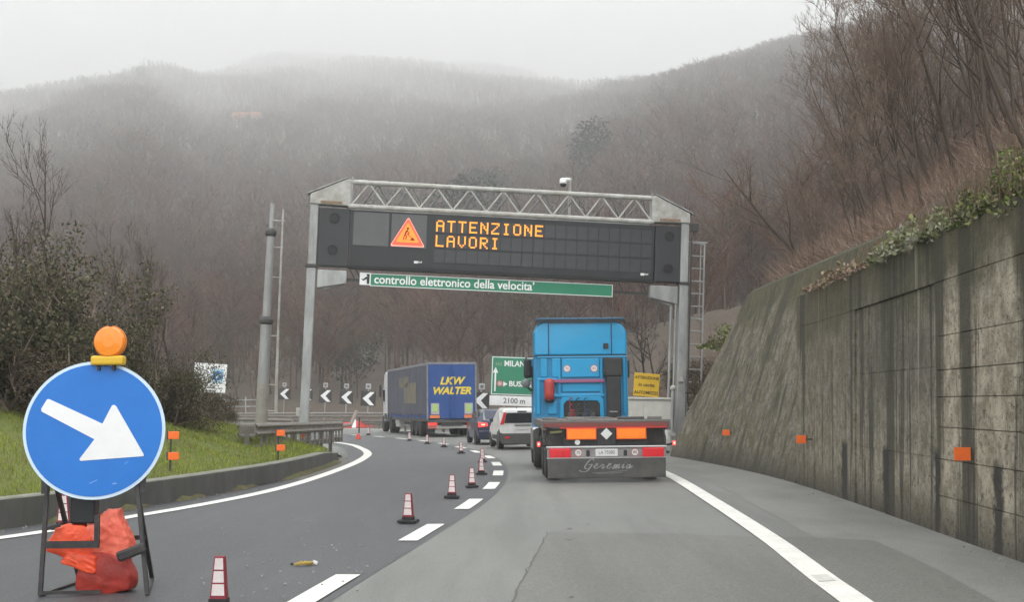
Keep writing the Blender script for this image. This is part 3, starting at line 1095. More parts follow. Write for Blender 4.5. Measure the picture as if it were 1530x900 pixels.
for X, Z in ((.68, 7.63), (.66, 6.57), (11.86, 7.58), (11.85, 6.49)):
    f = MB().lathe([(.16, -.145), (.17, -.16), (.135, -.162), (.13, -.14)], (X, 0, Z), 20, 'y').build('fan_vent', hole_m, vms)
    MB().tube((X, -.1216, Z), (X, -.128, Z), .15, n=20).build('fan_grille', board_m, f)
MB().box((6.28, .0, 6.03), (10.2, .5, .08)).build('bottom_lip', hole_m, vms)
for X0, X1 in ((1.30, 2.46), (2.54, 3.70)):
    MB().box(((X0 + X1) / 2, -.148, 7.31), (X1 - X0, .02, 1.10)).build('pictogram_panel', pict_m, vms)
# works ahead triangle
tx, tz = 3.085, 7.27
def tri_pts(s, dz=0):
    return [(tx - s * .56, tz - .47 * s + dz), (tx + s * .56, tz - .47 * s + dz), (tx, tz + .49 * s + dz)]
def round_tri(s, r_=.06, dz=0):
    out = []
    P_ = [Vector((p[0], p[1])) for p in tri_pts(s, dz)]
    for i in range(3):
        a, b, c_ = P_[i - 1], P_[i], P_[(i + 1) % 3]
        da, dc = (a - b).normalized(), (c_ - b).normalized()
        for t in (0, .5, 1):
            p = b + da * r_ * (1 - t) + dc * r_ * t
            if t == .5: p = b + (da + dc) * r_ * .3
            out.append((p.x, p.y))
    return out
tri_o = MB().prism(round_tri(1.02), 'y', -.166, -.158).build('warning_triangle', pink_halo, vms)
MB().prism(round_tri(.95), 'y', -.172, -.166).build('triangle_border', red_led, tri_o)
MB().prism(round_tri(.70, .05, -.012), 'y', -.178, -.172).build('triangle_field', orange_led, tri_o)
mn = MB()
def stroke(a, b, w):
    a, b = Vector((tx + a[0], tz + a[1])), Vector((tx + b[0], tz + b[1]))
    d = (b - a).normalized(); n2 = Vector((-d.y, d.x)) * w / 2
    mn.prism([tuple(a - n2), tuple(b - n2), tuple(b + n2), tuple(a + n2)], 'y', -.186, -.178)
mn.tube((tx - .005, -.178, tz + .12), (tx - .005, -.186, tz + .12), .042, n=10)
stroke((-.02, .07), (-.09, -.06), .055); stroke((-.09, -.06), (-.04, -.15), .035); stroke((-.04, -.15), (-.07, -.26), .035)
stroke((-.1, -.07), (-.14, -.26), .035); stroke((-.03, .05), (.05, -.04), .03); stroke((.05, -.04), (-.02, -.08), .03); stroke((-.03, -.05), (.14, -.2), .022)
mn.prism([(tx + .06, tz - .27), (tx + .25, tz - .27), (tx + .17, tz - .17)], 'y', -.186, -.178)
mn.build('worker_symbol', mat('dark_symbol', (.08, .02, .01), .6), tri_o)
# maker's mark, two small white strips of letters
for X, Z in ((3.45, 6.29), (11.03, 6.25)):
    mk = MB().box((X - .06, -.148, Z), (.13, .012, .08)).build('maker_mark', white_p, vms)
    for i, dx in enumerate((.03, .075, .12)):
        MB().box((X + dx, -.147, Z + .012 - .012 * (i == 1)), (.028, .01, .05)).build('maker_letter', white_p, mk)
FONT57 = {'A': '01110 10001 10001 11111 10001 10001 10001', 'T': '11111 00100 00100 00100 00100 00100 00100', 'E': '11111 10000 10000 11110 10000 10000 11111',
          'N': '10001 11001 10101 10101 10011 10001 10001', 'Z': '11111 00001 00010 00100 01000 10000 11111', 'I': '01110 00100 00100 00100 00100 00100 01110',
          'O': '01110 10001 10001 10001 10001 10001 01110', 'L': '10000 10000 10000 10000 10000 10000 11111', 'V': '10001 10001 10001 10001 10001 01010 00100',
          'R': '11110 10001 10001 11110 10100 10010 10001'}
letter_me = {}
for ch, rows in FONT57.items():
    mb = MB()
    for rI, row in enumerate(rows.split()):
        for cI, b in enumerate(row):
            if b == '1':
                mb.box(((cI - 2) * .053, -.006, (3 - rI) * .0545), (.046, .012, .047))
    letter_me[ch] = mb.mesh('lit_letter')
mod_me = MB().box((0, 0, 0), (.335, .014, .43)).mesh('display_module')
for rI, txt in enumerate(('ATTENZIONE', 'LAVORI', '')):
    for cI in range(20):
        md = link_mesh('display_module', mod_me, module_m, vms)
        md.location = (4.14 + .3655 * cI, -.147, 7.53 - .50 * rI)
        if cI < len(txt):
            lt = link_mesh('lit_letter', letter_me[txt[cI]], amber, md)
            lt.location = (0, -.010, 0)

# long green sign under the board
sgreen = mat('sign_green', (.012, .20, .105), .35, (.018, .225, .12), 1.5)
swhite = mat('sign_white', (.86, .87, .87), .4, (.78, .79, .79), 2)
sblack = mat('sign_black', (.02, .02, .02), .5)
alu = mat('sign_aluminium', (.42, .42, .43), .45, metal=.7)
gs = empty('speed_control_sign', GO, GROT, 'long green strip sign under the message board about electronic speed control', 'sign')
MB().box((5.95, -.10, 5.65), (8.06, .02, .40)).build('panel', sgreen, gs)
gb = MB()
for Z in (5.845, 5.455): gb.box((5.95, -.113, Z), (8.06, .006, .022))
for X in (1.93, 9.97): gb.box((X, -.113, 5.65), (.022, .006, .367))
gb.build('border', swhite, gs)
text_mesh('controllo elettronico della velocita\u2019', .40, swhite, 'lettering', gs, (4.70, -.116, 5.66), extrude=.003, bold=.007, sx=.93)
wq = MB().box((1.75, -.10, 5.67), (.34, .024, .40)).build('symbol_panel', swhite, gs)
sy = MB()
sy.prism([(1.82, 5.50), (1.90, 5.50), (1.90, 5.82), (1.86, 5.84), (1.80, 5.70)], 'y', -.118, -.112)
sy.prism([(1.62, 5.66), (1.70, 5.60), (1.80, 5.66), (1.84, 5.76), (1.76, 5.72), (1.70, 5.66)], 'y', -.118, -.112)
sy.tube((1.83, -.112, 5.80), (1.83, -.118, 5.80), .035, n=8)
sy.build('officer_symbol', sblack, wq)
for X in (2.6, 4.8, 7.0, 9.2):
    MB().box((X, -.06, 5.65), (.06, .06, .34)).build('bracket', alu, gs)

# camera on the gantry
cc = empty('traffic_camera', GO + Vector((0, 0, .22)), GROT, 'white dome camera on a thin pole above the lattice beam', 'camera')
MB().tube((8.50, .3, 7.9), (8.50, .3, 9.26), .05, n=8).build('pole', galv_w, cc)
MB().tube((8.50, .3, 9.18), (8.32, .2, 9.16), .05, .07, n=8).build('arm', white_p, cc)
MB().lathe([(.05, 9.2), (.11, 9.17), (.125, 9.05), (.12, 9.0)], (8.24, .15, 0), 12).build('housing', white_p, cc, smooth=True)
MB().lathe([(.03, 8.89), (.09, 8.92), (.11, 9.0)], (8.24, .15, 0), 12).build('dome', mat('smoked_dome', (.015, .015, .018), .15), cc, smooth=True)

# ------------------------------------------------------------------ stepped mast on the left
mz = lambda v, y, u=395: at(u, v, y).z
MO = at(389, 640, 46.5); MO.z = float(height(MO.x, 46.5)) - .2
mast = empty('mast', MO, (0, LEAN, 0), 'tall stepped grey mast with a thin pipe beside it, left of the gantry', 'mast')
mt_h = 8.75 - MO.z
mm = mat('mast_steel', (.36, .365, .365), .55, (.27, .27, .265), 3, metal=.3, stretch=(1, 1, .3))
mm2 = mat('mast_base_beige', (.33, .31, .275), .75, (.25, .235, .21), 4)
za, zb2 = mz(480, 46.5) - MO.z, mz(348, 46.5) - MO.z
zc = za - 2.2
MB().tube((0, 0, 0), (0, 0, zc), .215, .205, n=18).build('lower_section', mm2, mast)
MB().tube((0, 0, zc), (0, 0, za), .205, .19, n=18).build('middle_section', mm, mast)
MB().tube((0, 0, za), (0, 0, zb2), .15, .13, n=18).build('upper_section', mm, mast)
MB().tube((0, 0, zb2), (0, 0, mt_h), .085, .075, n=12).build('tip_section', mm, mast)
for z_, r_ in ((za, .25), (zb2, .20)):
    MB().lathe([(r_ * .8, z_ - .12), (r_, z_ - .05), (r_, z_ + .05), (r_ * .66, z_ + .16)], (0, 0, 0), 18).build('collar', dark_steel, mast)
MB().path([(.50, -.05, 1.0), (.47, -.05, zc), (.43, -.05, za), (.40, -.05, mt_h - .2)], [.06, .055, .04, .035], 8).build('side_pipe', galv_w, mast)
for z_ in (zc - .9, zc, za - .5, (za + zb2) / 2, zb2 - .5, mt_h - .6):
    MB().bar((0, -.05, z_), (.47, -.05, z_), .035).build('bracket', galv_w, mast)

# ------------------------------------------------------------------ keep-right sign on its stand
sign_blue = mat('sign_blue', (.004, .155, .56), .36, (.007, .175, .61), 3)
sign_rim = mat('sign_rim_white', (.62, .76, .88), .35)
frame_m = mat('stand_iron', (.018, .019, .022), .5, (.045, .04, .038), 14)
SY = 11.9
ks = empty('keep_right_sign', (0, 0, 0), (0, 0, 0), 'round blue sign with white arrow pointing down right on an iron stand', 'road sign')
kc = at(141.5, 643.5, SY)
kr = 102.5 / FOC * SY
sl_ = Matrix.Translation(kc) @ Matrix.Rotation(R(8), 4, 'Z') @ Matrix.Rotation(R(-3), 4, 'X')
def disc(r0, y0, y1, n=64):
    return MB().lathe([(r0, y0), (r0, y1)], (0, 0, 0), n, 'y')
dsk = disc(kr, -.012, .012).build('disc', sign_rim, ks); dsk.matrix_local = sl_
dfc = disc(kr * .955, -.017, -.012).build('blue_face', sign_blue, dsk)
def ap(u, v):
    return ((u - 141.5) / FOC * SY * 1.005, (643.5 - v) / FOC * SY)
arrow = [ap(*p) for p in ((76, 596.5), (153, 634), (166, 607), (169, 606), (172, 608), (213, 680), (213, 683), (123, 688.5), (121, 686), (142, 657), (66, 615), (65, 611), (73, 597))]
MB().prism(arrow, 'y', -.022, -.017).build('arrow', swhite, dsk)
scr = mat('scuff_white', (.22, .42, .75), .6)
sc_ = MB()
for (a, b, w_) in (((136, 722), (147, 717), .003), ((169, 723), (175, 722.4), .005), ((186, 694), (191, 690), .002)):
    a, b = Vector(ap(*a)), Vector(ap(*b)); d = (b - a).normalized(); n2 = Vector((-d.y, d.x)) * w_
    sc_.prism([tuple(a - n2), tuple(b - n2), tuple(b + n2), tuple(a + n2)], 'y', -.0185, -.017)
sc_.build('scuff', scr, dsk)
bk = MB()
bk.box((-.42, .03, -.1), (.05, .04, .9)); bk.box((.42, .03, -.1), (.05, .04, .9)); bk.box((0, .03, .25), (.9, .03, .05))
bk.build('back_rail', frame_m, dsk)
# stand: two A frames, cross bars
f_l, f_r = gnd(60, 893), gnd(220, 892)
b_l, b_r = gnd(93, 884), gnd(203, 880)
b_l.y += .5; b_r.y += .55
f_l.z = f_r.z = b_l.z = b_r.z = .015
t_l, t_r = at(72, 712, SY + .06), at(204, 712, SY + .06)
for a, b in ((f_l, t_l), (f_r, t_r), (b_l, t_l + Vector((.03, .06, 0))), (b_r, t_r + Vector((-.03, .06, 0)))):
    MB().bar(a, b, .035).build('leg', frame_m, ks)
lerp = lambda a, b, t: a + (b - a) * t
cz = .37
cr1, cr2 = lerp(f_l, t_l, .42), lerp(f_r, t_r, .42)
cb = MB()
cmid = lerp(cr1, cr2, .56)
cb.box(((cr1.x + cmid.x) / 2, cr1.y - .01, cr1.z), (cmid.x - cr1.x, .025, .062))
cb.box((cmid.x - .02, cr1.y - .005, cr1.z + .12), (.045, .025, .27))
cb.build('cross_bar', frame_m, ks)
MB().bar(lerp(b_l, t_l, .42), lerp(b_r, t_r, .42), .04).build('cross_bar', frame_m, ks)
for a, b in ((f_l + Vector((0, 0, .02)), gnd(150, 891) + Vector((0, .02, .03))), (f_l, b_l), (f_r, b_r), (lerp(f_l, t_l, .55), lerp(f_l, t_l, .55) + Vector((.12, .05, .03)))):
    MB().bar(a, b, .03).build('foot_rail', frame_m, ks)
# battery box hung behind the disc
bxp = at(127, 762, SY + .15)
MB().box(bxp, (.22, .14, .24)).build('battery_box', mat('battery_plastic', (.015, .016, .02), .45), ks, bevel=.015)
# beacon
bc = at(164, 511, SY)
yb = at(161, 539, SY)
ybm = mat('beacon_yellow', (.75, .47, .03), .4)
base_ = MB().box((0, 0, 0), (.29, .12, .085)).build('beacon_battery', ybm, ks, bevel=.02)
base_.location = yb + Vector((0, .02, 0))
fe = MB(); fe.box((-.08, 0, -.06), (.025, .05, .05)); fe.box((.05, 0, -.06), (.025, .05, .05)); fe.build('beacon_foot', frame_m, base_)
lens_m = mat('amber_lens', (.85, .27, .012), .28, (.80, .22, .01), 26, coat=.4, emit=(1.0, .27, .01, .12))
ln = MB().lathe([(.05, -.07), (.125, -.062), (.135, -.03), (.135, .03), (.125, .062), (.05, .07)], (0, 0, 0), 28, 'y').build('beacon_lens', lens_m, ks)
ln.location = bc + Vector((0, .02, 0))
MB().lathe([(.137, -.012), (.146, -.01), (.146, .01), (.137, .012)], (0, 0, 0), 28, 'y').build('beacon_rim', mat('amber_rim', (.60, .17, .01), .4), ln)
MB().tube((0, 0, .13), (0, 0, .152), .022, n=8).build('beacon_knob', frame_m, ln)

# sandbags on the stand
def bag(name, ctr, size, m, seed, label, amp=.16, tilt=0.0):
    """Sack with sharp creases: a squashed pillow with ridged folds and a gathered neck."""
    me = bpy.data.meshes.new(name)
    bm = bmesh.new()
    bmesh.ops.create_icosphere(bm, subdivisions=5, radius=1.0)
    r = np.random.default_rng(seed)
    ph = r.uniform(0, 6.28, 12)
    dirs = [Vector(r.normal(size=3)).normalized() for _ in range(6)]
    for v_ in bm.verts:
        p = v_.co
        k = max(abs(p.x), abs(p.y), abs(p.z))
        b = p.lerp(p / k, .62)
        w_ = 0
        for i_, d_ in enumerate(dirs[:6]):
            a_ = b.dot(d_) * (2.4 + 2.3 * i_) + ph[i_] + 1.6 * math.sin(b.dot(dirs[(i_ + 2) % 6]) * 3 + ph[i_ + 6])
            w_ += (1 - 2 * abs(math.sin(a_)) ** .6) * (.42, .42, .34, .30, .24, .20)[i_]
        b = b * (1 + amp * .34 * w_)
        b.x *= 1 + .13 * math.sin(b.z * 2.3 + ph[6]); b.z *= 1 + .16 * math.sin(b.x * 2.6 + ph[7])
        v_.co = (b.x * size[0] / 2, b.y * size[1] / 2, b.z * size[2] / 2)
    bm.to_mesh(me); bm.free()
    o = link_mesh(name, me, m, None, smooth=True)
    o.location = ctr
    o.rotation_euler = (0, tilt, 0)
    return tag(o, label, 'sandbag', 'sandbags weighing down the blue sign')
bag_o = mat('orange_sack', (.95, .12, .04), .42, (.80, .075, .025), 7, bump=.5, bscale=22)
bag_p = mat('faded_orange_sack', (.90, .20, .13), .48, (.80, .12, .07), 5, bump=.5, bscale=18)
bag_r = mat('dark_red_sack', (.42, .030, .016), .5, (.24, .018, .012), 4, bump=.5, bscale=16)
BY = f_l.y - .02
def bagp(u, v, y): return at(u, v, y)
bag('sandbag', bagp(111, 810, 12.07), (.45, .18, .31), bag_o, 3, 'bright orange sandbag slumped over the left part of the cross bar', .15, R(6))
bag('sandbag', bagp(122, 839, 12.02), (.35, .15, .16), bag_o, 13, 'small orange sack end bulging below the iron cross bar', .15, R(14))
bag('sandbag', bagp(163, 802, 12.10), (.39, .24, .44), bag_p, 5, 'faded salmon sandbag, topmost of the heap on the stand', .2, R(-12))
rb_ = bag('sandbag', bagp(160, 866, 12.12), (.50, .30, .40), bag_r, 8, 'dark red sandbag standing on the asphalt under the stand', .07)
rb_.location.z = .17
blk = MB().box((0, 0, 0), (.26, .05, .09)).build('strap_end', frame_m, None, bevel=.02)
blk.location = at(196, 826, 11.82); blk.rotation_euler = (0, R(-20), 0)
blk.parent = ks; blk.matrix_parent_inverse = Matrix.Identity(4)

# ------------------------------------------------------------------ delineator cones along the closed lane
cone_red = mat('cone_maroon', (.26, .012, .028), .5, (.20, .012, .022), 8)
cone_w = mat('cone_white_band', (.72, .66, .65), .45, (.60, .52, .51), 14)
rubber = mat('black_rubber', (.018, .018, .019), .75)
def make_cone():
    t = empty('traffic_cone')
    MB().box((0, 0, .018), (.30, .24, .035)).build('base', rubber, t, bevel=.008)
    b = MB().loft([[(-.085, -.05, .035), (.085, -.05, .035), (.085, .05, .035), (-.085, .05, .035)],
                   [(-.05, -.03, .40), (.05, -.03, .40), (.05, .03, .40), (-.05, .03, .40)]]).build('body', cone_red, t, bevel=.006)
    MB().box((0, 0, .058), (.178, .108, .045)).build('collar', rubber, t)
    for k in range(3):
        z0, z1 = .105 + k * .098, .190 + k * .098
        hx = lambda z: .085 - .035 * (z - .035) / .365 - .014
        hy = lambda z: .05 - .02 * (z - .035) / .365
        for s in (-1, 1):
            MB().loft([[(-hx(z0), s * hy(z0), z0), (hx(z0), s * hy(z0), z0), (hx(z1), s * hy(z1), z1), (-hx(z1), s * hy(z1), z1)],
                       [(-hx(z0), s * (hy(z0) + .004), z0), (hx(z0), s * (hy(z0) + .004), z0), (hx(z1), s * (hy(z1) + .004), z1), (-hx(z1), s * (hy(z1) + .004), z1)]]).build('white_band', cone_w, b)
    return t
proto = make_cone()
CONES = [(327, 914, 1.05, 'nearest maroon and white cone, cut off by the bottom edge of view'), (610, 783, 1.0, 'maroon and white cone beside the second white dash'),
         (675, 746, 1.0, 'maroon and white cone beside the third white dash'), (705, 730, .95, 'maroon and white cone beside the fourth white dash'),
         (719, 710.5, .95, 'maroon and white cone just past the fourth dash, before a hidden one'), (721, 692, .95, 'small cone showing behind another where the dashed line bends'),
         (689, 679, .95, 'small cone below the tail of the dark blue car'), (663.5, 669.5, .95, 'small cone below the right rear wheel of the curtain truck'),
         (638.5, 664.5, .95, 'small cone below the left tail lamp of the curtain truck'), (612, 660, .95, 'small cone in front of the trailer wheels of the curtain truck'),
         (550.5, 651, 1.0, 'tiny dark cone near the far left lane ahead of the truck cab'), (95, 793, 1.15, 'cone with white band half hidden behind the blue round sign')]
for i, (u, v, s, lab) in enumerate(CONES):
    o = proto if i == 0 else copy_tree(proto)
    o.location = gnd(u, v) + Vector((0, 0, .018))
    o.scale = (s * (.78 if i == 0 else .88), s, s)
    o.rotation_euler = (R(random.uniform(-1.5, 1.5)), R(random.uniform(-2, 2)), R(random.uniform(-12, 12)))
    tag(o, lab, 'cone', 'cones closing the left lane')
# red base with a stick, farther on
p = gnd(535.5, 657.5)
rc = empty('marker_post', p + Vector((0, 0, .018)), (0, 0, 0), 'thin dark stick in a red foot on the closed lane', 'marker post')
MB().loft([[(-.13, -.12, 0), (.13, -.12, 0), (.13, .12, 0), (-.13, .12, 0)], [(-.07, -.07, .26), (.07, -.07, .26), (.07, .07, .26), (-.07, .07, .26)]]).build('foot', mat('red_plastic', (.6, .05, .035), .5), rc, bevel=.02)
MB().tube((.03, 0, .3), (.05, 0, 1.05), .03, n=6).build('stick', sblack, rc)

# litter on the asphalt
yl = empty('crushed_wrapper', gnd(456, 847) + Vector((0, 0, .012)), (0, 0, R(8)), 'crushed yellow wrapper lying on the dark asphalt', 'litter')
bag_me = MB()
for i in range(6):
    bag_me.box((random.uniform(-.07, .07), random.uniform(-.02, .02), .02), (random.uniform(.05, .11), .05, .022), Matrix.Rotation(random.uniform(-.5, .5), 3, 'Y') @ Matrix.Rotation(random.uniform(-.6, .6), 3, 'Z'))
bag_me.build('crumpled_film', mat('yellow_film', (.48, .33, .05), .4, (.35, .22, .03), 20), yl, bevel=.004)
MB().box((-.135, 0, .015), (.03, .03, .02)).build('dark_cap', rubber, yl, bevel=.003)
MB().box((.1, .01, .025), (.05, .04, .03), Matrix.Rotation(.4, 3, 'Y')).build('white_end', white_p, yl, bevel=.003)
gr = MB()
for i in range(150):
    if i < 60: p = gnd(random.uniform(300, 560), random.uniform(770, 898))
    elif i < 100:
        y_ = random.uniform(12, 34); p = Vector((float(xat(WALL_BASE, y_)) - random.uniform(.05, .5) ** 1.3, y_, 0))
    else:
        y_ = random.uniform(14, 36); p = Vector((float(xat(KERB, y_)) + random.uniform(.05, .4), y_, 0))
    s_ = random.uniform(.006, .017)
    gr.box(p + Vector((0, 0, .02)), (s_ * 1.6, s_ * 1.2, s_), Matrix.Rotation(random.uniform(0, 3), 3, 'Z'))
grit = gr.build('road_grit', mat('pale_grit', (.42, .41, .38), .9, (.2, .19, .17), 30))
tag(grit, 'scattered pale grit and chips on the road edges', kind='stuff')
# ------------------------------------------------------------------ vehicles
tyre_m = mat('tyre_rubber', (.020, .020, .021), .8, (.04, .038, .036), 9)
rim_m = mat('wheel_rim', (.28, .28, .29), .45, (.16, .155, .15), 12, metal=.5)
chassis_m = mat('chassis_grey', (.050, .050, .053), .6, (.085, .08, .075), 5)
black_pl = mat('black_plastic', (.018, .018, .020), .5, (.03, .03, .03), 6)
glass_d = mat('dark_glass', (.018, .022, .026), .08, spec=.6)
red_lens = mat('red_lens', (.55, .015, .025), .25, coat=.3, emit=(1.0, .03, .04, .12))  # faint glow added to the colour, also on unlit lamps and reflectors
red_lit = mat('red_lamp_lit', (.8, .03, .03), .3, emit=(1.0, .05, .04, 1.5))
red_hot = mat('lamp_core', (.9, .2, .1), .3, emit=(1.0, .35, .25, 2.6))
plate_w = mat('plate_white', (.66, .66, .64), .4)


def wheel(parent, x, y, r=.5, w=.30, side=-1, name='wheel'):
    """Wheel on a lateral axle; the rim faces to side."""
    t = MB().lathe([(r * .62, -w / 2), (r * .93, -w / 2), (r, -w * .36), (r, w * .36), (r * .93, w / 2), (r * .62, w / 2)], (0, 0, 0), 24, 'x').build(name, tyre_m, parent)
    t.location = (x, y, r)
    s = side
    MB().lathe([(r * .60, s * w * .46), (r * .52, s * w * .30), (r * .28, s * w * .26), (r * .24, s * w * .44), (r * .05, s * w * .46)], (0, 0, 0), 20, 'x').build('rim', rim_m, t)
    return t


# ---- blue tractor with bare container chassis
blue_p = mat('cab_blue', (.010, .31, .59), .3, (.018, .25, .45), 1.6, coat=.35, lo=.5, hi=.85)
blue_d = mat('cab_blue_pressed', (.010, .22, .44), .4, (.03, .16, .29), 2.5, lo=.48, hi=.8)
orange_pl = mat('orange_plate', (.90, .24, .012), .4, (.86, .2, .01), 3, emit=(1.0, .25, .01, .10))  # faint glow added to the face; the plate is no lamp
orange_bd = mat('orange_plate_edge', (.85, .10, .015), .4)
chrome = mat('bright_trim', (.55, .55, .56), .3, metal=.8)
flap_m = mat('mud_flap_grey', (.045, .046, .048), .5, (.095, .09, .082), 2.0, bump=.1, bscale=6)
silver_p = mat('lamp_board', (.30, .28, .29), .5, (.22, .2, .2), 5)
script_w = mat('script_silver', (.36, .36, .35), .5, (.22, .22, .22), 9)
deck_m = mat('deck_steel', (.12, .11, .105), .65, (.18, .165, .155), 4)
maroon_b = mat('maroon_beam', (.22, .045, .04), .55, (.15, .05, .045), 4)

T0 = Vector(((903 - 765) / FOC * 27.8, 27.8, 0.02))
tr = empty('truck', T0, (0, 0, R(1.2)), 'blue truck seen from behind with an empty low chassis and orange plates', 'truck')
pz = lambda v: CAM_H - (v - 602.6) * .0139      # height at the tail
px = lambda u: (u - 903) * .0139
# tail: mud flap, lamp board, orange plates
MB().box((0, -.02, .285), (2.44, .03, .41)).build('mud_flap', flap_m, tr, bevel=.012)
for s in (-1, 1):
    MB().tube((s * 1.0, -.036, .38), (s * 1.0, -.045, .38), .035, n=12).build('flap_disc', chassis_m, tr)
# cursive lettering, as strokes of raised paint
def script(strokes, w, depth, m, parent, org, name='lettering'):
    mb = MB()
    for st in strokes:
        pts = catmull(st, 6) if len(st) > 2 else np.array(st, float)
        for i in range(len(pts) - 1):
            a, b = Vector(pts[i]), Vector(pts[i + 1])
            d = b - a
            if d.length < 1e-5: continue
            thick = w * (.65 + .6 * abs(d.normalized().y))
            d.normalize(); n2 = Vector((-d.y, d.x)) * thick / 2
            a2, b2 = a - d * w * .2, b + d * w * .2
            y0 = org[1] - .0003 * (i % 3)
            mb.prism([(org[0] + p.x, org[2] + p.y) for p in (a2 - n2, b2 - n2, b2 + n2, a2 + n2)], 'y', y0 - depth, y0)
    return mb.build(name, m, parent)
G = [[(.17, .17), (.13, .2), (.07, .17), (.03, .09), (.02, .03), (.07, .0), (.13, .03), (.16, .09), (.09, .08)], [(.16, .09), (.12, -.02), (.03, -.06), (-.08, -.03)]]
e_ = lambda x: [[(x, .04), (x + .07, .07), (x + .08, .1), (x + .045, .1), (x + .03, .04), (x + .06, .005), (x + .12, .035)]]
r_ = lambda x: [[(x, .035), (x + .045, .09), (x + .05, .075), (x + .08, .08), (x + .065, .01), (x + .12, .03)]]
m_ = lambda x: [[(x, .0), (x + .035, .085), (x + .03, .0), (x + .08, .085), (x + .075, .0), (x + .125, .085), (x + .125, .01), (x + .16, .03)]]
i_ = lambda x: [[(x, .03), (x + .03, .085), (x + .025, .01), (x + .07, .03)], [(x + .05, .125), (x + .058, .132)]]
a_ = lambda x: [[(x + .08, .08), (x + .03, .08), (x + .005, .03), (x + .04, .0), (x + .08, .07), (x + .08, .005), (x + .13, .05)]]
shear = lambda sts, k=.35: [[(p[0] + p[1] * k, p[1]) for p in st] for st in sts]
word = G + e_(.20) + r_(.34) + e_(.48) + m_(.63) + i_(.82) + a_(.92)
word = shear([[(p[0] * .95 - .50, p[1] * 1.02 - .02) for p in st] for st in word])
script(word, .017, .006, script_w, tr, (.02, -.036, .285))
script([[(-.32, -.10), (.0, -.09), (.40, -.055)], [(-.25, -.115), (.1, -.11), (.3, -.095)]], .008, .004, script_w, tr, (.02, -.036, .285), 'lettering_swash')
MB().box((0, .0, .595), (2.46, .05, .205)).build('lamp_board', silver_p, tr, bevel=.008)
MB().box((0, -.01, .715), (2.5, .09, .04)).build('top_trim', chrome, tr, bevel=.01)
MB().box((0, -.02, .492), (2.48, .05, .018)).build('lower_trim', chrome, tr)
for s in (-1, 1):
    lp = MB().box((s * .96, -.04, .60), (.41, .05, .165)).build('tail_lamp', red_lens, tr, bevel=.012)
    for k in (-1, 1):
        MB().box((s * .96 + k * .07, -.066, .60), (.008, .012, .15)).build('lamp_rib', mat('lamp_rib', (.3, .01, .015), .4) if 'lamp_rib' not in bpy.data.materials else bpy.data.materials['lamp_rib'], lp)
    MB().box((s * .96, -.05, .60), (.44, .02, .19)).build('lamp_frame', red_lens, tr)
    ds = MB().tube((s * .585, -.026, .60), (s * .585, -.034, .60), .082, n=22).build('speed_sticker', mat('sticker_red', (.45, .12, .12), .5) if s < 0 else bpy.data.materials['sticker_red'], tr)
    MB().tube((s * .585, -.034, .60), (s * .585, -.037, .60), .066, n=22).build('sticker_face', plate_w, ds)
    text_mesh('80' if s > 0 else '70', .085, sblack, 'lettering', ds, (s * .585, -.039, .60), extrude=.001)
    MB().box((s * .385, -.035, .59), (.07, .02, .12)).build('side_reflector', black_pl, tr, bevel=.02)
pl = MB().box((0, -.035, .60), (.46, .02, .15)).build('number_plate', plate_w, tr, bevel=.006)
text_mesh('LA 75080', .105, mat('plate_ink', (.12, .12, .13), .5), 'lettering', pl, (0, -.047, .60), extrude=.001, sx=.82)
for s in (-1, 1):
    op = MB().box((s * .515, -.05, .985), (.62, .022, .235)).build('orange_plate', orange_bd, tr, bevel=.006)
    MB().box((s * .515, -.064, .985), (.575, .010, .195)).build('plate_face', orange_pl, op)
MB().box((0, .02, .93), (.40, .10, .40)).build('plate_holder', black_pl, tr, bevel=.02)
MB().box((.0, -.045, .985), (.17, .01, .17), Matrix.Rotation(R(45), 3, 'Y')).build('white_diamond', plate_w, tr)
MB().tube((-.60, -.02, .815), (-.60, -.045, .815), .055, n=16).build('round_reflector', plate_w, tr)
MB().box((0, .10, .80), (1.75, .12, .2)).build('rear_crossmember', black_pl, tr, bevel=.015)
for s in (-1, 1):
    MB().box((s * 1.02, .42, .86), (.46, .06, .50)).build('splash_guard', chassis_m, tr, bevel=.03)
    MB().path([(s * 1.25, .3, .62), (s * 1.27, .45, .9), (s * 1.27, .8, 1.1), (s * 1.27, 2.4, 1.12), (s * 1.27, 2.9, .9)], .03, 6).build('mudguard_edge', chassis_m, tr)
    arm = MB().tube((s * 1.20, .15, .72), (s * 1.39, .02, .77), .022, n=8).build('marker_arm', rubber, tr)
    l2 = MB().tube((s * 1.37, -.01, .78), (s * 1.43, -.01, .78), .048, n=12).build('marker_lamp', red_lit, arm)
    MB().tube((s * 1.385, -.055, .78), (s * 1.415, -.055, .78), .022, n=8).build('lamp_core', red_hot, l2)
mg = MB()
for s in (-1, 1):
    mg.box((s * 1.06, 1.95, 1.10), (.5, 2.6, .03))
    mg.box((s * 1.06, .70, .96), (.5, .03, .28))
mg.build('mudguard', black_pl, tr, bevel=.01)
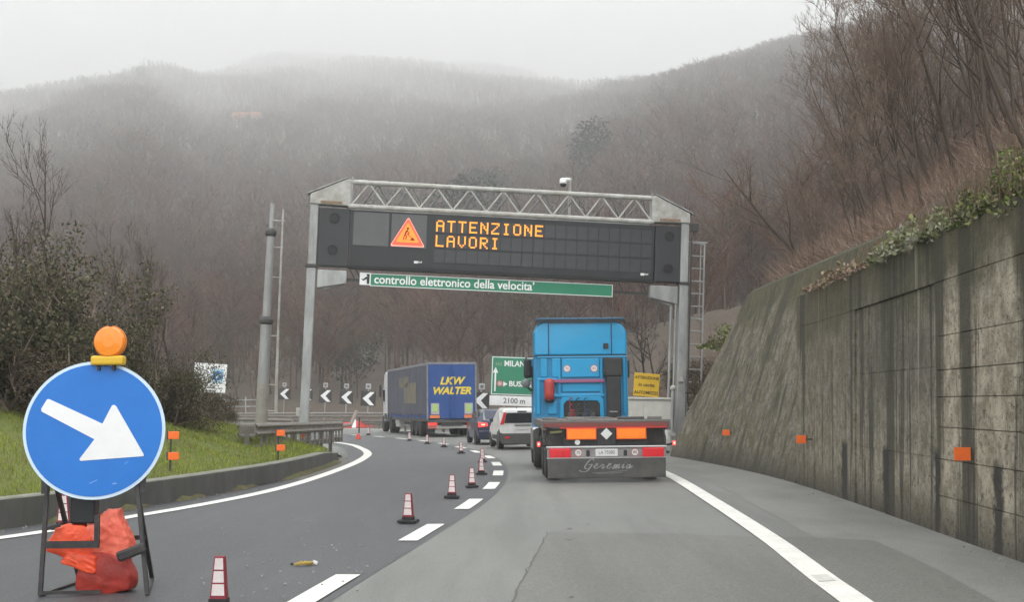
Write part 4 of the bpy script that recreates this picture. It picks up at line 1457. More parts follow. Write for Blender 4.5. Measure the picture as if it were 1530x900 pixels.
# bare deck: side rails, cross beams, twist locks
MB().box((0, .06, 1.17), (2.58, .14, .09)).build('rear_beam', maroon_b, tr, bevel=.01)
MB().box((0, .10, 1.245), (2.62, .22, .055)).build('rear_beam_cap', deck_m, tr, bevel=.008)
MB().box((.15, -.015, 1.115), (2.2, .03, .03)).build('red_stripe', mat('red_stripe', (.5, .03, .025), .5), tr)
for s in (-1, 1):
    MB().box((s * 1.22, 3.2, 1.17), (.10, 6.1, .16)).build('side_rail', deck_m, tr, bevel=.01)
    MB().box((s * .43, 3.3, 1.06), (.12, 6.4, .30)).build('main_beam', maroon_b, tr, bevel=.01)
for k in range(7):
    MB().box((0, .75 + .86 * k, 1.20), (2.4, .12, .10)).build('cross_beam', deck_m, tr, bevel=.008)
MB().box((0, 5.2, 1.26), (1.1, 2.0, .03)).build('deck_plate', deck_m, tr)
for (x, w_, c_) in ((-.62, .36, plate_w), (.55, .55, chassis_m), (-1.15, .3, deck_m), (1.05, .28, deck_m)):
    MB().box((x, .35, 1.30), (w_, .22, .06)).build('twist_lock', mat('lock_grey', (.22, .21, .2), .6) if c_ is plate_w else c_, tr, bevel=.012)
MB().box((1.30, .2, 1.16), (.10, .30, .22)).build('corner_post', deck_m, tr, bevel=.01)
MB().box((-1.28, .2, 1.16), (.10, .30, .2)).build('corner_post', deck_m, tr, bevel=.01)
MB().bar((-1.16, .02, 1.02), (-.92, .02, 1.04), .04).build('hose', mat('hose_olive', (.16, .16, .06), .6), tr)
for yy in (1.25, 2.6):
    for s in (-1, 1):
        wheel(tr, s * 1.05, yy, .5, .34, s)
        MB().box((s * .5, yy, .5), (.9, .14, .14)).build('axle', chassis_m, tr)
for s in (-1, 1):
    wheel(tr, s * 1.02, 6.3, .5, .5, s)
    wheel(tr, s * 1.08, 8.9, .5, .32, s)
tk = MB().box((-1.02, 7.5, .72), (.55, 1.15, .60)).build('fuel_tank', chrome, tr, bevel=.08, seg=3)
MB().box((1.02, 7.5, .72), (.55, 1.15, .60)).build('battery_tray', black_pl, tr, bevel=.04)
# cab
CY = 7.0
cz = lambda v: CAM_H - (v - 603.0) * .0174
cx = lambda u: (u - 868.5) * .0174
ring = lambda y, w, z0, z1, r_, cut_: [(-w, y, z0), (w, y, z0), (w, y, z1 - r_), (w - r_ * .35, y, z1 - r_ * .35), (w - r_, y, z1), (-w + r_, y, z1), (-w + r_ * .35, y, z1 - r_ * .35), (-w, y, z1 - r_)]
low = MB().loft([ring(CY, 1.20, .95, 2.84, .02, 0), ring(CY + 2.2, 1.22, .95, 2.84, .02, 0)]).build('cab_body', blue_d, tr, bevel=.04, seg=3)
hi = MB().loft([ring(CY - .02, 1.20, 2.86, 3.76, .30, 0), ring(CY + .25, 1.21, 2.86, 3.80, .30, 0), ring(CY + 1.2, 1.21, 2.86, 3.82, .3, 0), ring(CY + 2.1, 1.10, 2.86, 3.35, .3, 0)]).build('high_roof', blue_p, tr, bevel=.05, seg=3)
MB().box((0, CY - .015, 2.85), (2.36, .03, .035)).build('roof_seam', black_pl, tr)
for u in (820.5, 914.5):
    MB().box((cx(u), CY - .035, 3.27), (.022, .03, .84)).build('roof_joint', mat('joint_dark_blue', (.01, .05, .13), .6) if u < 850 else bpy.data.materials['joint_dark_blue'], hi)  # dark blue strips along the two roof seams
MB().prism([(-1.19, 3.66), (-1.15, 3.80), (1.15, 3.80), (1.19, 3.66), (1.10, 3.745), (.7, 3.72), (-.7, 3.72), (-1.10, 3.745)], 'y', CY - .10, CY + .10).build('roof_lip', black_pl, hi)
MB().prism([(-1.17, 3.79), (-1.12, 3.835), (1.12, 3.835), (1.17, 3.79)], 'y', CY - .12, CY + .5).build('roof_edge', mat('roof_edge_blue', (.03, .12, .22), .4), hi, bevel=.015)
MB().box((cx(906), CY - .05, cz(519)), (.13, .03, .14)).build('roof_vent', black_pl, hi, bevel=.01)
# pressed rear wall
pn = lambda u0, v0, u1, v1, nm, m, d=.03, bev=.02, par=tr: MB().box(((cx(u0) + cx(u1)) / 2, CY - d / 2 - .005, (cz(v0) + cz(v1)) / 2), (cx(u1) - cx(u0), d, cz(v0) - cz(v1)), None).build(nm, m, par, bevel=bev, seg=2)
pn(840, 537, 896, 565.5, 'rear_panel', blue_p, .035)
pn(825, 537, 836, 565, 'rear_panel', blue_p, .035)
pn(808, 537, 818, 565, 'rear_panel', blue_p, .035)
pn(840, 575, 898, 587, 'rear_panel', blue_p, .03)
pn(826, 590, 903, 595, 'pressed_rib', blue_p, .05)
pn(803, 566, 833, 570, 'pressed_rib', blue_p, .05)
pn(833.5, 537, 838, 592, 'pressed_rib', blue_p, .05)
pn(897, 537, 901, 592, 'pressed_rib', blue_p, .05)
pn(803, 534, 938, 536.5, 'pressed_rib', blue_p, .05)
pn(818, 602, 832, 620, 'rear_panel', blue_p, .04)
pn(802, 570, 807, 620, 'rear_panel', blue_p, .04)
pn(931, 537, 934.5, 620, 'rear_panel', blue_p, .04)
# arch over the engine tunnel
ar = MB()
ax0, ax1, az0, az1 = cx(842), cx(896), cz(628), cz(600.5)
ar.prism([(ax0 - .10, az0), (ax0 - .10, az1 + .02), (ax0 - .02, az1 + .10), (ax1 + .02, az1 + .10), (ax1 + .10, az1 + .02), (ax1 + .10, az0), (ax1, az0), (ax1, az1 - .08), (ax1 - .08, az1), (ax0 + .08, az1), (ax0, az1 - .08), (ax0, az0)], 'y', CY - .06, CY)
ar.build('tunnel_arch', blue_p, tr, bevel=.012)
pn(842, 600.5, 896, 628, 'engine_opening', black_pl, .012, 0)
eng = MB()
eng.tube((cx(855), CY - .1, 1.2), (cx(855), CY - .1, cz(617)), .05, n=8); eng.tube((cx(879), CY - .1, 1.2), (cx(879), CY - .1, cz(615)), .06, n=8)
eng.box((cx(868), CY - .06, cz(622)), (.7, .1, .15))
eng.build('engine_parts', mat('engine_grey', (.05, .05, .055), .5, (.12, .115, .11), 18), tr)
# dark air intake stack and the red extinguisher box, pink rail
st = MB()
st.box((cx(915.5), CY - .14, (cz(537) + cz(565)) / 2), (.47, .24, cz(537) - cz(565)))
st.build('intake_head', black_pl, tr, bevel=.03)
MB().box((cx(916), CY - .14, (cz(565) + cz(626)) / 2), (.36, .2, cz(565) - cz(626))).build('intake_stack', black_pl, tr, bevel=.025)
MB().box((cx(915), CY - .25, cz(617)), (.2, .02, .02)).build('stack_clip', chrome, tr)
MB().box(((cx(824) + cx(903)) / 2, CY - .09, cz(571)), (cx(903) - cx(824), .05, .085)).build('pink_rail', mat('faded_rail', (.30, .10, .19), .5), tr, bevel=.01)
ex = MB().lathe([(.05, cz(600)), (.125, cz(598)), (.13, cz(590)), (.13, cz(573)), (.11, cz(569)), (.05, cz(567))], (0, 0, 0), 18).build('extinguisher_case', mat('case_red', (.45, .05, .042), .5, (.36, .04, .035), 6), tr, smooth=True)
ex.location = (cx(820.5), CY - .16, 0)
MB().lathe([(.10, cz(603)), (.13, cz(600)), (.128, cz(598.5))], (0, 0, 0), 18).build('case_foot', black_pl, ex)
for u, t_ in ((847.5, '70'), (888, '80')):
    d_ = MB().tube((cx(u), CY - .042, cz(552.5)), (cx(u), CY - .046, cz(552.5)), .095, n=24).build('speed_sticker', bpy.data.materials['sticker_red'], tr)
    MB().tube((cx(u), CY - .046, cz(552.5)), (cx(u), CY - .049, cz(552.5)), .078, n=24).build('sticker_face', plate_w, d_)
    text_mesh(t_, .09, bpy.data.materials['sticker_red'], 'lettering', d_, (cx(u), CY - .051, cz(552.5)), extrude=.001)
for k, (x0_, m_) in enumerate(((-.28, 'hose_red'), (-.10, 'hose_black'), (.10, 'hose_dark'))):
    hm_ = mat(m_, ((.25, .03, .03), (.02, .02, .02), (.03, .05, .08))[k], .5)
    pts_ = []
    for i in range(40):
        t_ = i / 39
        pts_.append((x0_ + .05 * math.cos(t_ * 50), CY - .10 - .9 * t_ + .0, 1.75 - .35 * math.sin(t_ * 3.1) - .25 * t_ + .05 * math.sin(t_ * 50)))
    MB().path(pts_, .014, 5).build('air_hose', hm_, tr)
# mirrors on the left and right
for s in (-1, 1):
    MB().path([(s * 1.2, CY + 2.1, 2.9), (s * 1.36, CY + 1.95, 2.88), (s * 1.36, CY + 1.9, 2.1), (s * 1.2, CY + 2.1, 1.95)], .025, 6).build('mirror_arm', black_pl, tr)
    if s < 0:
        mh = MB().box((-1.33, CY + 1.85, 2.58), (.21, .14, .52)).build('mirror', black_pl, tr, bevel=.06, seg=3)
        MB().lathe([(.05, -.06), (.11, -.05), (.13, .0), (.11, .05), (.05, .06)], (-1.37, CY + 1.82, 2.18), 16, 'y').build('wide_mirror', mat('mirror_shell', (.2, .22, .22), .3), tr, smooth=True)
    else:
        MB().box((1.40, CY + 2.0, 2.55), (.16, .14, .5)).build('mirror', black_pl, tr, bevel=.05, seg=3)
MB().box((0, CY + 2.23, 2.2), (2.2, .04, .9)).build('windscreen', glass_d, tr, bevel=.02)
MB().box((0, CY + 2.1, .62), (2.44, .4, .5)).build('front_bumper', blue_p, tr, bevel=.08)
for s in (-1, 1):
    MB().box((s * 1.226, CY + 1.5, 2.25), (.012, .85, .75)).build('side_window', glass_d, tr)
    MB().box((s * 1.20, CY + .3, 1.9), (.035, .5, 1.7)).build('side_fairing', blue_p, tr, bevel=.01)

# ---- curtain sided semi trailer with white tractor
cur_m = mat('curtain_blue_dirty', (.055, .066, .115), .65, (.10, .096, .10), 1.1, lo=.3, hi=.7)
door_m = mat('door_blue', (.014, .062, .24), .5, (.020, .075, .27), 2.5)
alu_t = mat('trailer_alu', (.30, .31, .34), .5, (.2, .2, .22), 4, metal=.3)
yel = mat('letter_yellow', (.82, .62, .04), .45)
faded = mat('faded_print', (.21, .18, .10), .7, (.13, .125, .13), 2.0, lo=.4, hi=.6)
white_c = mat('cab_white', (.72, .73, .74), .35, (.6, .6, .6), 3, coat=.2)
lgreen = mat('sticker_green', (.38, .58, .18), .5)
dirty_w = mat('dirty_white', (.50, .50, .48), .6, (.34, .33, .31), 6)
SEM = Vector((-4.31, 67.4, 0))
TH = R(13.6)
sm = empty('semi_trailer_truck', SEM + Vector((math.cos(TH) * 1.25, math.sin(TH) * 1.25, .02)), (0, 0, TH), 'blue curtain sided trailer truck with yellow LKW WALTER lettering on its doors', 'truck')
ZB, ZT = .88, 3.70
body = MB().box((0, 6.8, (ZB + ZT) / 2), (2.46, 13.5, ZT - ZB)).build('box_core', door_m, sm)
for k in range(13):     # curtain panels between the buckle straps
    y0 = .12 + k * 1.03
    for s in (-1, 1):
        MB().box((s * 1.245, y0 + .505, (ZB + ZT) / 2 + .06), (.022 + .006 * (k % 2), 1.02, ZT - ZB - .30)).build('curtain_panel', cur_m, sm, bevel=.006, seg=1)
st_ = MB()
for k in range(13):
    for s in (-1, 1): st_.box((s * 1.262, .62 + k * 1.03, ZB + .16), (.012, .05, .30))
st_.build('curtain_straps', chassis_m, sm)['kind'] = 'stuff'
for s in (-1, 1):
    MB().box((s * 1.25, 6.8, ZT - .03), (.06, 13.6, .13)).build('roof_rail', alu_t, sm, bevel=.015)
    MB().box((s * 1.25, 6.8, ZB - .03), (.06, 13.6, .16)).build('side_rail', chassis_m, sm, bevel=.015)
    MB().box((s * 1.24, -.01, (ZB + ZT) / 2), (.07, .10, ZT - ZB + .06)).build('corner_post', alu_t, sm, bevel=.012)
    MB().box((s * 1.24, 13.58, (ZB + ZT) / 2), (.07, .10, ZT - ZB)).build('front_post', black_pl, sm, bevel=.012)
MB().box((0, -.01, ZT + .0), (2.55, .12, .11)).build('door_header', alu_t, sm, bevel=.012)
MB().box((0, -.01, ZB - .10), (2.55, .14, .15)).build('door_sill', chassis_m, sm, bevel=.012)
for s in (-1, 1):
    dr = MB().box((s * .60, -.02, (ZB + ZT) / 2), (1.19, .05, ZT - ZB - .08)).build('rear_door', door_m, sm, bevel=.012)
    MB().tube((s * .12, -.06, ZB), (s * .12, -.06, ZT - .1), .014, n=6).build('lock_bar', door_m, dr)
    a_x = s * .86
    MB().box((a_x, -.05, 1.42), (.42, .012, .55)).build('sticker', dirty_w, dr)
    gsn = MB().box((a_x + .0, -.058, 1.45), (.26, .008, .34)).build('sticker_green', lgreen, dr)
    MB().box((a_x + s * .02, -.055, 1.02), (.50, .012, .16)).build('marking_orange', mat('marking_orange', (.72, .20, .05), .5) if s < 0 else bpy.data.materials['marking_orange'], dr)
text_mesh('LKW', .52, yel, 'lettering', sm, (-.02, -.052, 2.80), extrude=.006, shear=.28, bold=.018, sx=1.05)
text_mesh('WALTER', .50, yel, 'lettering', sm, (-.02, -.052, 2.30), extrude=.006, shear=.28, bold=.018, sx=1.02)
MB().box((-1.268, 7.4, 2.88), (.006, 3.4, .55)).build('faded_print', faded, sm)
MB().box((-1.268, 5.3, 2.25), (.006, 4.2, 1.1)).build('faded_print', faded, sm)
MB().box((0, .10, .50), (2.4, .10, .16)).build('rear_bumper', dirty_w, sm, bevel=.015)
for s in (-1, 1):
    MB().box((s * .98, .06, .50), (.42, .06, .12)).build('bumper_stripe', mat('stripe_dull_red', (.5, .12, .1), .5) if s < 0 else bpy.data.materials['stripe_dull_red'], sm)
    tl_ = MB().box((s * .98, .02, .68), (.46, .08, .14)).build('tail_lamp', red_lens if s > 0 else red_lit, sm, bevel=.01)
    MB().box((s * 1.02, .35, .45), (.42, .03, .5)).build('mud_flap', black_pl, sm)
MB().box((0, .02, .62), (.55, .03, .13)).build('number_plate', plate_w, sm)
MB().box((0, 6.3, .66), (1.1, 12.6, .25)).build('chassis', chassis_m, sm)
for yy in (2.3, 3.6, 4.9):
    for s in (-1, 1): wheel(sm, s * 1.06, yy, .5, .36, s)
for s in (-1, 1):
    wheel(sm, s * 1.06, 12.2, .5, .5, s); wheel(sm, s * 1.1, 15.6, .5, .32, s)
    MB().box((s * 1.1, 8.0, .45), (.10, .12, .8)).build('landing_leg', alu_t, sm, bevel=.01)
    for k in range(2):
        MB().box((s * 1.18, 6.6 - k * .0, .5 + k * .25), (.03, 2.4, .07)).build('side_guard', alu_t, sm)
MB().box((-1.0, 9.9, .66), (.5, 1.2, .55)).build('pallet_box', dirty_w, sm, bevel=.03)
MB().box((-1.0, 11.0, .72), (.4, .06, .3)).build('side_lamp_plate', dirty_w, sm)
MB().box((-1.12, 10.93, .82), (.12, .06, .1)).build('side_lamp', red_lit, sm)
cab2 = MB().loft([ring(14.0, 1.22, .95, 3.55, .15, 0), ring(14.4, 1.24, .9, 3.75, .2, 0), ring(15.2, 1.24, .6, 3.70, .25, 0), ring(16.1, 1.18, .45, 2.9, .3, 0), ring(16.35, 1.1, .45, 1.6, .2, 0)]).build('cab', white_c, sm, bevel=.05, seg=3)
MB().box((-1.255, 15.3, 2.2), (.01, .85, .7)).build('side_window', glass_d, cab2)
MB().box((-1.38, 16.0, 2.5), (.16, .14, .75)).build('mirror', black_pl, sm, bevel=.04)
MB().box((-1.26, 15.0, 1.9), (.008, .04, .5)).build('door_gap', black_pl, cab2)
MB().box((-1.26, 14.6, .95), (.02, .9, .35)).build('side_skirt', chassis_m, sm)


# ---- cars
def car_ring(y, zl, zb, zr, wl, wb, wr):
    return [(-wl, y, zl), (wl, y, zl), (wl + .02, y, zl + .06), (wb, y, (zl + zb) * .52), (wb - .01, y, zb), (wr, y, zr - .08), (wr * .86, y, zr),
            (-wr * .86, y, zr), (-wr, y, zr - .08), (-wb + .01, y, zb), (-wb, y, (zl + zb) * .52), (-wl - .02, y, zl + .06)]


def make_car(name, loc, rz, st, paint, label, cat, lamp):
    t = empty(name, loc, (0, 0, rz), label, cat)
    b = MB().loft([car_ring(*s) for s in st]).build('body', paint, t, bevel=.03, seg=2)
    for p in b.data.polygons: p.use_smooth = False
    return t, b


van_w = mat('van_white', (.82, .82, .80), .35, (.66, .66, .64), 3, coat=.2)
bump_g = mat('bumper_grey', (.060, .060, .060), .65, (.085, .085, .08), 8)
VAN = [(0.0, .32, .93, 1.38, .72, .775, .63), (.05, .30, .93, 1.47, .74, .79, .665), (.35, .28, .94, 1.53, .75, .795, .675), (1.6, .26, .94, 1.55, .75, .80, .67), (2.35, .26, .93, 1.48, .75, .795, .62),
       (2.75, .27, .93, 1.12, .74, .79, .66), (3.4, .28, .80, .90, .72, .76, .62), (3.6, .32, .66, .72, .66, .68, .6)]
pv = empty('x', (0, 0, 0)); bpy.data.objects.remove(pv)
VAN = [(a, b, c * .965, d * .955, e, f, g) for a, b, c, d, e, f, g in VAN]
va, vb = make_car('white_van', Vector(((778 - 765) / FOC * 48.3, 48.3, .02)), R(8), VAN, van_w, 'small white van with dark bumper waiting behind the blue car', 'van', None)
MB().prism([(-.645, .935), (.645, .935), (.565, 1.30), (-.565, 1.30)], 'y', -.05, .02).build('rear_window', glass_d, va, bevel=.02)
MB().box((0, -.03, 1.345), (.34, .03, .05)).build('brake_lamp', black_pl, va, bevel=.01)
for s in (-1, 1):
    MB().prism([(s * .79, .87), (s * .66, .90), (s * .575, 1.32), (s * .66, 1.32)], 'y', -.035, .09).build('tail_lamp', red_lens, va, bevel=.015)
    wheel(va, s * .70, .62, .30, .18, s); wheel(va, s * .70, 2.95, .30, .18, s)
    MB().lathe([(.34, -.015), (.34, .015)], (s * .795, .62, .30), 20, 'x').build('wheel_arch', black_pl, va)
    MB().box((s * .80, 1.45, .42), (.03, 1.5, .16)).build('side_trim', bump_g, va, bevel=.02)
    MB().box((s * .55, -.105, .42), (.16, .03, .07)).build('reflector', red_lens, va)
    MB().prism([(.30, .97), (.95, .97), (.95, 1.32), (.42, 1.32)], 'x', s * .742 - .03, s * .742 + .03).build('side_panel', van_w, va)
    MB().box((s * .82, 2.35, 1.02), (.14, .10, .14)).build('mirror', black_pl, va, bevel=.03)
bp_ = MB()
bp_.prism([(-.80, .26), (-.68, .17), (.68, .17), (.80, .26), (.80, .60), (.70, .565), (-.70, .565), (-.80, .60)], 'y', -.10, .20)
bp_.build('bumper', bump_g, va, bevel=.03)
MB().prism([(.10, .25), (.45, .32), (.42, .62), (.25, .72), (.02, .60)], 'x', -.825, -.79).build('bumper_corner', bump_g, va, bevel=.015)
npv = MB().box((0, -.035, .76), (.50, .02, .12)).build('number_plate', plate_w, va, bevel=.005)
MB().box((.02, -.05, .855), (.60, .05, .035)).build('plate_strip', bump_g, va, bevel=.01)
MB().box((0, .03, 1.10), (.006, .01, .3)).build('wiper', black_pl, va)
MB().box((-.15, .3, 1.50), (.02, .02, .10), Matrix.Rotation(.5, 3, 'X')).build('aerial', black_pl, va)

car_blue = mat('car_dark_blue', (.012, .018, .055), .3, (.018, .024, .065), 2, coat=.5)
CAR = [(0, .34, .86, .90, .74, .80, .60), (.08, .26, .90, .98, .78, .83, .62), (.5, .24, .92, 1.36, .80, .85, .58), (1.2, .22, .92, 1.43, .81, .86, .60), (2.2, .22, .92, 1.38, .81, .86, .58), (2.95, .22, .91, .98, .80, .85, .70),
       (3.7, .24, .80, .86, .78, .80, .65), (3.95, .3, .62, .66, .68, .70, .58)]
ca, cb_ = make_car('dark_blue_car', Vector((-.60, 54.0, .02)), R(9), CAR, car_blue, 'dark blue car with glowing tail lamp half hidden by the white van', 'car', None)
see = mat('car_glass_daylight', (.26, .30, .29), .1, spec=.6)  # opaque pale colour painted for the daylight seen through the car
q_ = MB(); q_.add([(-.60, .085, .985), (.60, .085, .985), (.54, .47, 1.32), (-.54, .47, 1.32), (-.60, .125, .965), (.60, .125, .965), (.54, .51, 1.30), (-.54, .51, 1.30)],
                  [(0, 1, 2, 3), (7, 6, 5, 4), (0, 4, 5, 1), (1, 5, 6, 2), (2, 6, 7, 3), (3, 7, 4, 0)])
q_.build('rear_window', see, ca)
for s in (-1, 1):
    tl2 = MB().prism([(s * .82, .70), (s * .42, .74), (s * .44, .86), (s * .80, .90)], 'y', -.03, .12).build('tail_lamp', red_lit, ca, bevel=.02)
    MB().box((s * .62, -.036, .80), (.14, .02, .05)).build('lamp_core', red_hot, tl2)
    wheel(ca, s * .76, .75, .31, .2, s); wheel(ca, s * .76, 3.2, .31, .2, s)
    MB().lathe([(.35, -.012), (.35, .012)], (s * .845, .75, .31), 20, 'x').build('wheel_arch', black_pl, ca)
    MB().prism([(.75, .95), (2.7, .95), (2.15, 1.33), (.98, 1.33)], 'x', s * .735 - .03, s * .735 + .025).build('side_window', glass_d, ca)
    MB().box((s * .93, 2.6, 1.0), (.16, .12, .13)).build('mirror', car_blue, ca, bevel=.03)
MB().prism([(-.80, .30), (-.7, .20), (.7, .20), (.80, .30), (.80, .56), (-.80, .56)], 'y', -.08, .15).build('bumper', car_blue, ca, bevel=.03)
MB().box((0, -.09, .32), (1.3, .04, .12)).build('lower_valance', black_pl, ca)
MB().box((0, -.09, .46), (.5, .02, .11)).build('number_plate', plate_w, ca)
# ------------------------------------------------------------------ signs and barriers farther on
def sign_post(parent, x, z0, z1, r=.04):
    return MB().tube((x, .04, z0), (x, .04, z1), r, n=8).build('post', galv, parent)


CHEV = [(423.5, 589, 133, 'leftmost white arrow board of the row along the bend'), (456, 590, 122, 'white arrow board half hidden by the gantry leg'),
        (484, 592, 115, 'white arrow board just right of the gantry leg'), (515.5, 594, 110, 'white arrow board between the gantry leg and the truck cab, farther from the cab'),
        (548, 596, 101, 'white arrow board nearest the cab of the curtain truck'), (716, 599, 88, 'white arrow board between the curtain truck and the green sign')]
for i, (u, v, y, lab) in enumerate(CHEV):
    p = at(u, v, y)
    g_ = float(height(p.x, p.y))
    t = empty('chevron_sign', (p.x, p.y, g_), (0, LEAN, R(-2)), lab, 'arrow sign', 'arrow boards along the outside of the bend')
    zc_ = p.z - g_
    MB().box((0, 0, zc_), (1.12, .04, 1.12)).build('board', sblack, t, bevel=.02)
    MB().prism([(.14, zc_ + .50), (.48, zc_ + .50), (.02, zc_), (.48, zc_ - .50), (.14, zc_ - .50), (-.42, zc_)], 'y', -.03, -.02).build('chevron', swhite, t)
    tp = MB().box((-.02 if i < 5 else .05, 0, zc_ + .92), (.40, .05, .40)).build('lamp_plate', mat('lamp_plate_grey', (.40, .40, .40), .5) if i == 0 else bpy.data.materials['lamp_plate_grey'], t, bevel=.02)
    MB().tube((-.02 if i < 5 else .05, -.027, zc_ + .92), (-.02 if i < 5 else .05, -.04, zc_ + .92), .11, n=12).build('lamp_lens', mat('dull_lens', (.12, .12, .13), .3) if i == 0 else bpy.data.materials['dull_lens'], tp)
    MB().tube((0, .05, -.3), (0, .05, zc_ + 1.1), .05, n=8).build('post', galv, t)

# green direction sign
YS = 85.0
p = at(730, 590, YS)
S_ = YS / FOC
g_ = float(height(p.x + 2, YS))
ds = empty('direction_sign', (p.x, YS, g_), (0, LEAN, R(1)), 'green motorway direction sign reading MILANO and BUSALLA above a white distance plate', 'road sign')
zb_ = p.z - g_
W_, H_ = 4.3, 57.5 * S_
MB().box((W_ / 2, 0, zb_ + H_ / 2), (W_, .05, H_)).build('panel', sgreen, ds, bevel=.03)
bd = MB()
for Z in (zb_ + .05, zb_ + H_ - .05): bd.box((W_ / 2, -.03, Z), (W_ - .1, .012, .05))
for X in (.07, W_ - .07): bd.box((X, -.03, zb_ + H_ / 2), (.05, .012, H_ - .15))
bd.build('border', swhite, ds)
MB().box((W_ / 2 - .04, 0, zb_ - .36), (W_, .05, .62)).build('distance_plate', swhite, ds, bevel=.02)
sp_ = lambda u, v: ((u - 730) * S_, zb_ + (590 - v) * S_)
X, Z = sp_(769, 545); text_mesh('MILANO', .50, swhite, 'lettering', ds, (X, -.035, Z + .08), extrude=.004, bold=.012, sx=.90)
X, Z = sp_(740.5, 544); text_mesh('E62', .28, mat('dull_yellow_print', (.30, .42, .22), .5), 'lettering', ds, (X + .02, -.035, Z), extrude=.004)
X, Z = sp_(757, 574.5); text_mesh('BUSALLA', .47, swhite, 'lettering', ds, (X, -.035, Z + .06), extrude=.004, bold=.012, align='LEFT', sx=.98)
X, Z = sp_(766, 600.5); text_mesh('2100 m', .46, mat('plate_print', (.13, .12, .12), .5), 'lettering', ds, (X, -.035, zb_ - .36), extrude=.004, bold=.006)
aw = MB()
X, Z = sp_(736.5, 570); aw.box((X, -.032, Z), (.10, .012, 1.25)); aw.prism([(X - .17, Z + .55), (X + .17, Z + .55), (X, Z + .92)], 'y', -.04, -.026)
aw.build('ahead_arrow', swhite, ds)
X, Z = sp_(743.5, 573); ei = MB().tube((X, -.026, Z), (X, -.036, Z), .20, n=20).build('exit_symbol', bpy.data.materials['sticker_red'], ds)
MB().tube((X, -.036, Z), (X, -.040, Z), .13, n=20).build('symbol_face', mat('symbol_pink', (.6, .4, .4), .5), ei)
X, Z = sp_(751, 573.5); MB().prism([(X - .10, Z - .17), (X + .17, Z), (X - .10, Z + .17)], 'y', -.036, -.026).build('side_arrow', swhite, ds)
for X in (.9, 3.4): MB().tube((X, .08, -.4), (X, .08, zb_ + H_ - .1), .07, n=8).build('post', galv, ds)

# yellow works sign and white cabinet by the right gantry leg
p = at(958, 575.5, 46.2)
g_ = float(height(p.x, 46.2))
ys = empty('works_sign', (p.x, p.y, g_), (0, R(5), R(2)), 'yellow temporary road sign with black text behind the white cabinet', 'road sign')
yel_s = mat('sign_yellow', (.78, .50, .02), .4, (.72, .44, .02), 4)
zc_ = p.z - g_
MB().box((-.02, 0, zc_), (.88, .03, .80)).build('panel', yel_s, ys, bevel=.01)
for z_, tx_, s_ in ((.24, 'ATTENZIONE', .135), (.0, 'in uscita', .17), (-.27, 'AUTOMEZZI', .145)):
    text_mesh(tx_, s_, sblack, 'lettering', ys, (-.02, -.02, zc_ + z_), extrude=.002, bold=.003)
MB().tube((0, .05, -.3), (0, .05, zc_ + .3), .035, n=8).build('post', galv, ys)

cream = mat('cabinet_cream', (.62, .61, .55), .5, (.52, .51, .46), 3)
cg = Vector((4.43, 43.4, 0))
cab = empty('roadside_cabinet', cg, (0, R(1.5), R(2)), 'white roadside equipment cabinet at the foot of the right gantry leg', 'cabinet')
MB().box((0, .35, .92), (1.36, .7, 1.64)).build('body', cream, cab, bevel=.015)
MB().box((0, .33, 1.77), (1.46, .8, .07)).build('lid', cream, cab, bevel=.015)
MB().box((0, .35, .06), (1.3, .66, .12)).build('plinth', chassis_m, cab)
for X, w_ in ((-.46, .36), (.20, .88)):
    d_ = MB().box((X, -.012, .92), (w_, .02, 1.45)).build('door', cream, cab, bevel=.008)
    MB().box((X - w_ / 2 + .06, -.03, .95), (.03, .02, .14)).build('handle', dark_steel, d_)
MB().box((.32, -.026, .72), (.42, .006, .5)).build('notice', swhite, cab)
wp_ = empty('white_bollard', (5.02, 42.9, 0), (0, LEAN, 0), 'thin white pipe post with a round cap beside the cabinet', 'post')
MB().tube((0, 0, -.1), (0, 0, 2.05), .05, n=10).build('pipe', galv, wp_)
MB().lathe([(.05, 2.03), (.095, 2.06), (.095, 2.13), (.04, 2.18)], (0, 0, 0), 12).build('cap', galv_w, wp_)
MB().box((0, -.03, .62), (.2, .16, .1)).build('clamp', galv_w, wp_)

# white information board on the left
p = at(307.5, 565, 68)
g_ = float(height(p.x, p.y))
ib = empty('information_board', (p.x, p.y, g_), (0, R(4), R(8)), 'white information board with a blue round picture, beyond the bushes', 'sign')
zc_ = p.z - g_
MB().box((0, 0, zc_), (1.62, .05, 1.46)).build('panel', swhite, ib, bevel=.015)
MB().tube((-.42, -.026, zc_ + .12), (-.42, -.034, zc_ + .12), .33, n=24).build('ring_print', mat('print_grey', (.32, .32, .34), .5), ib)
MB().tube((-.42, -.034, zc_ + .12), (-.42, -.038, zc_ + .12), .26, n=24).build('ring_face', swhite, ib)
MB().box((-.42, -.041, zc_ + .12), (.3, .004, .1)).build('print_bar', bpy.data.materials['print_grey'], ib)
MB().box((.36, -.027, zc_ + .12), (.62, .004, .72)).build('blue_field', mat('print_pale_blue', (.42, .60, .72), .5), ib)
bl = MB().tube((.38, -.029, zc_ + .14), (.38, -.036, zc_ + .14), .25, n=24).build('blue_disc', mat('print_blue', (.04, .20, .42), .5), ib)
MB().box((.43, -.038, zc_ + .18), (.22, .004, .06), Matrix.Rotation(-.5, 3, 'Y')).build('disc_mark', swhite, bl)
MB().box((.35, -.038, zc_ + .08), (.05, .004, .16), Matrix.Rotation(.3, 3, 'Y')).build('disc_mark', swhite, bl)
for k, (x_, w_) in enumerate(((-.1, 1.1), (.1, 1.2), (.05, .6))):
    MB().box((x_, -.027, zc_ - .38 - .13 * k), (w_, .004, .045)).build('print_line', bpy.data.materials['print_grey'], ib)
for X in (-.6, .6): sign_post(ib, X, -.4, zc_ + .6, .05)

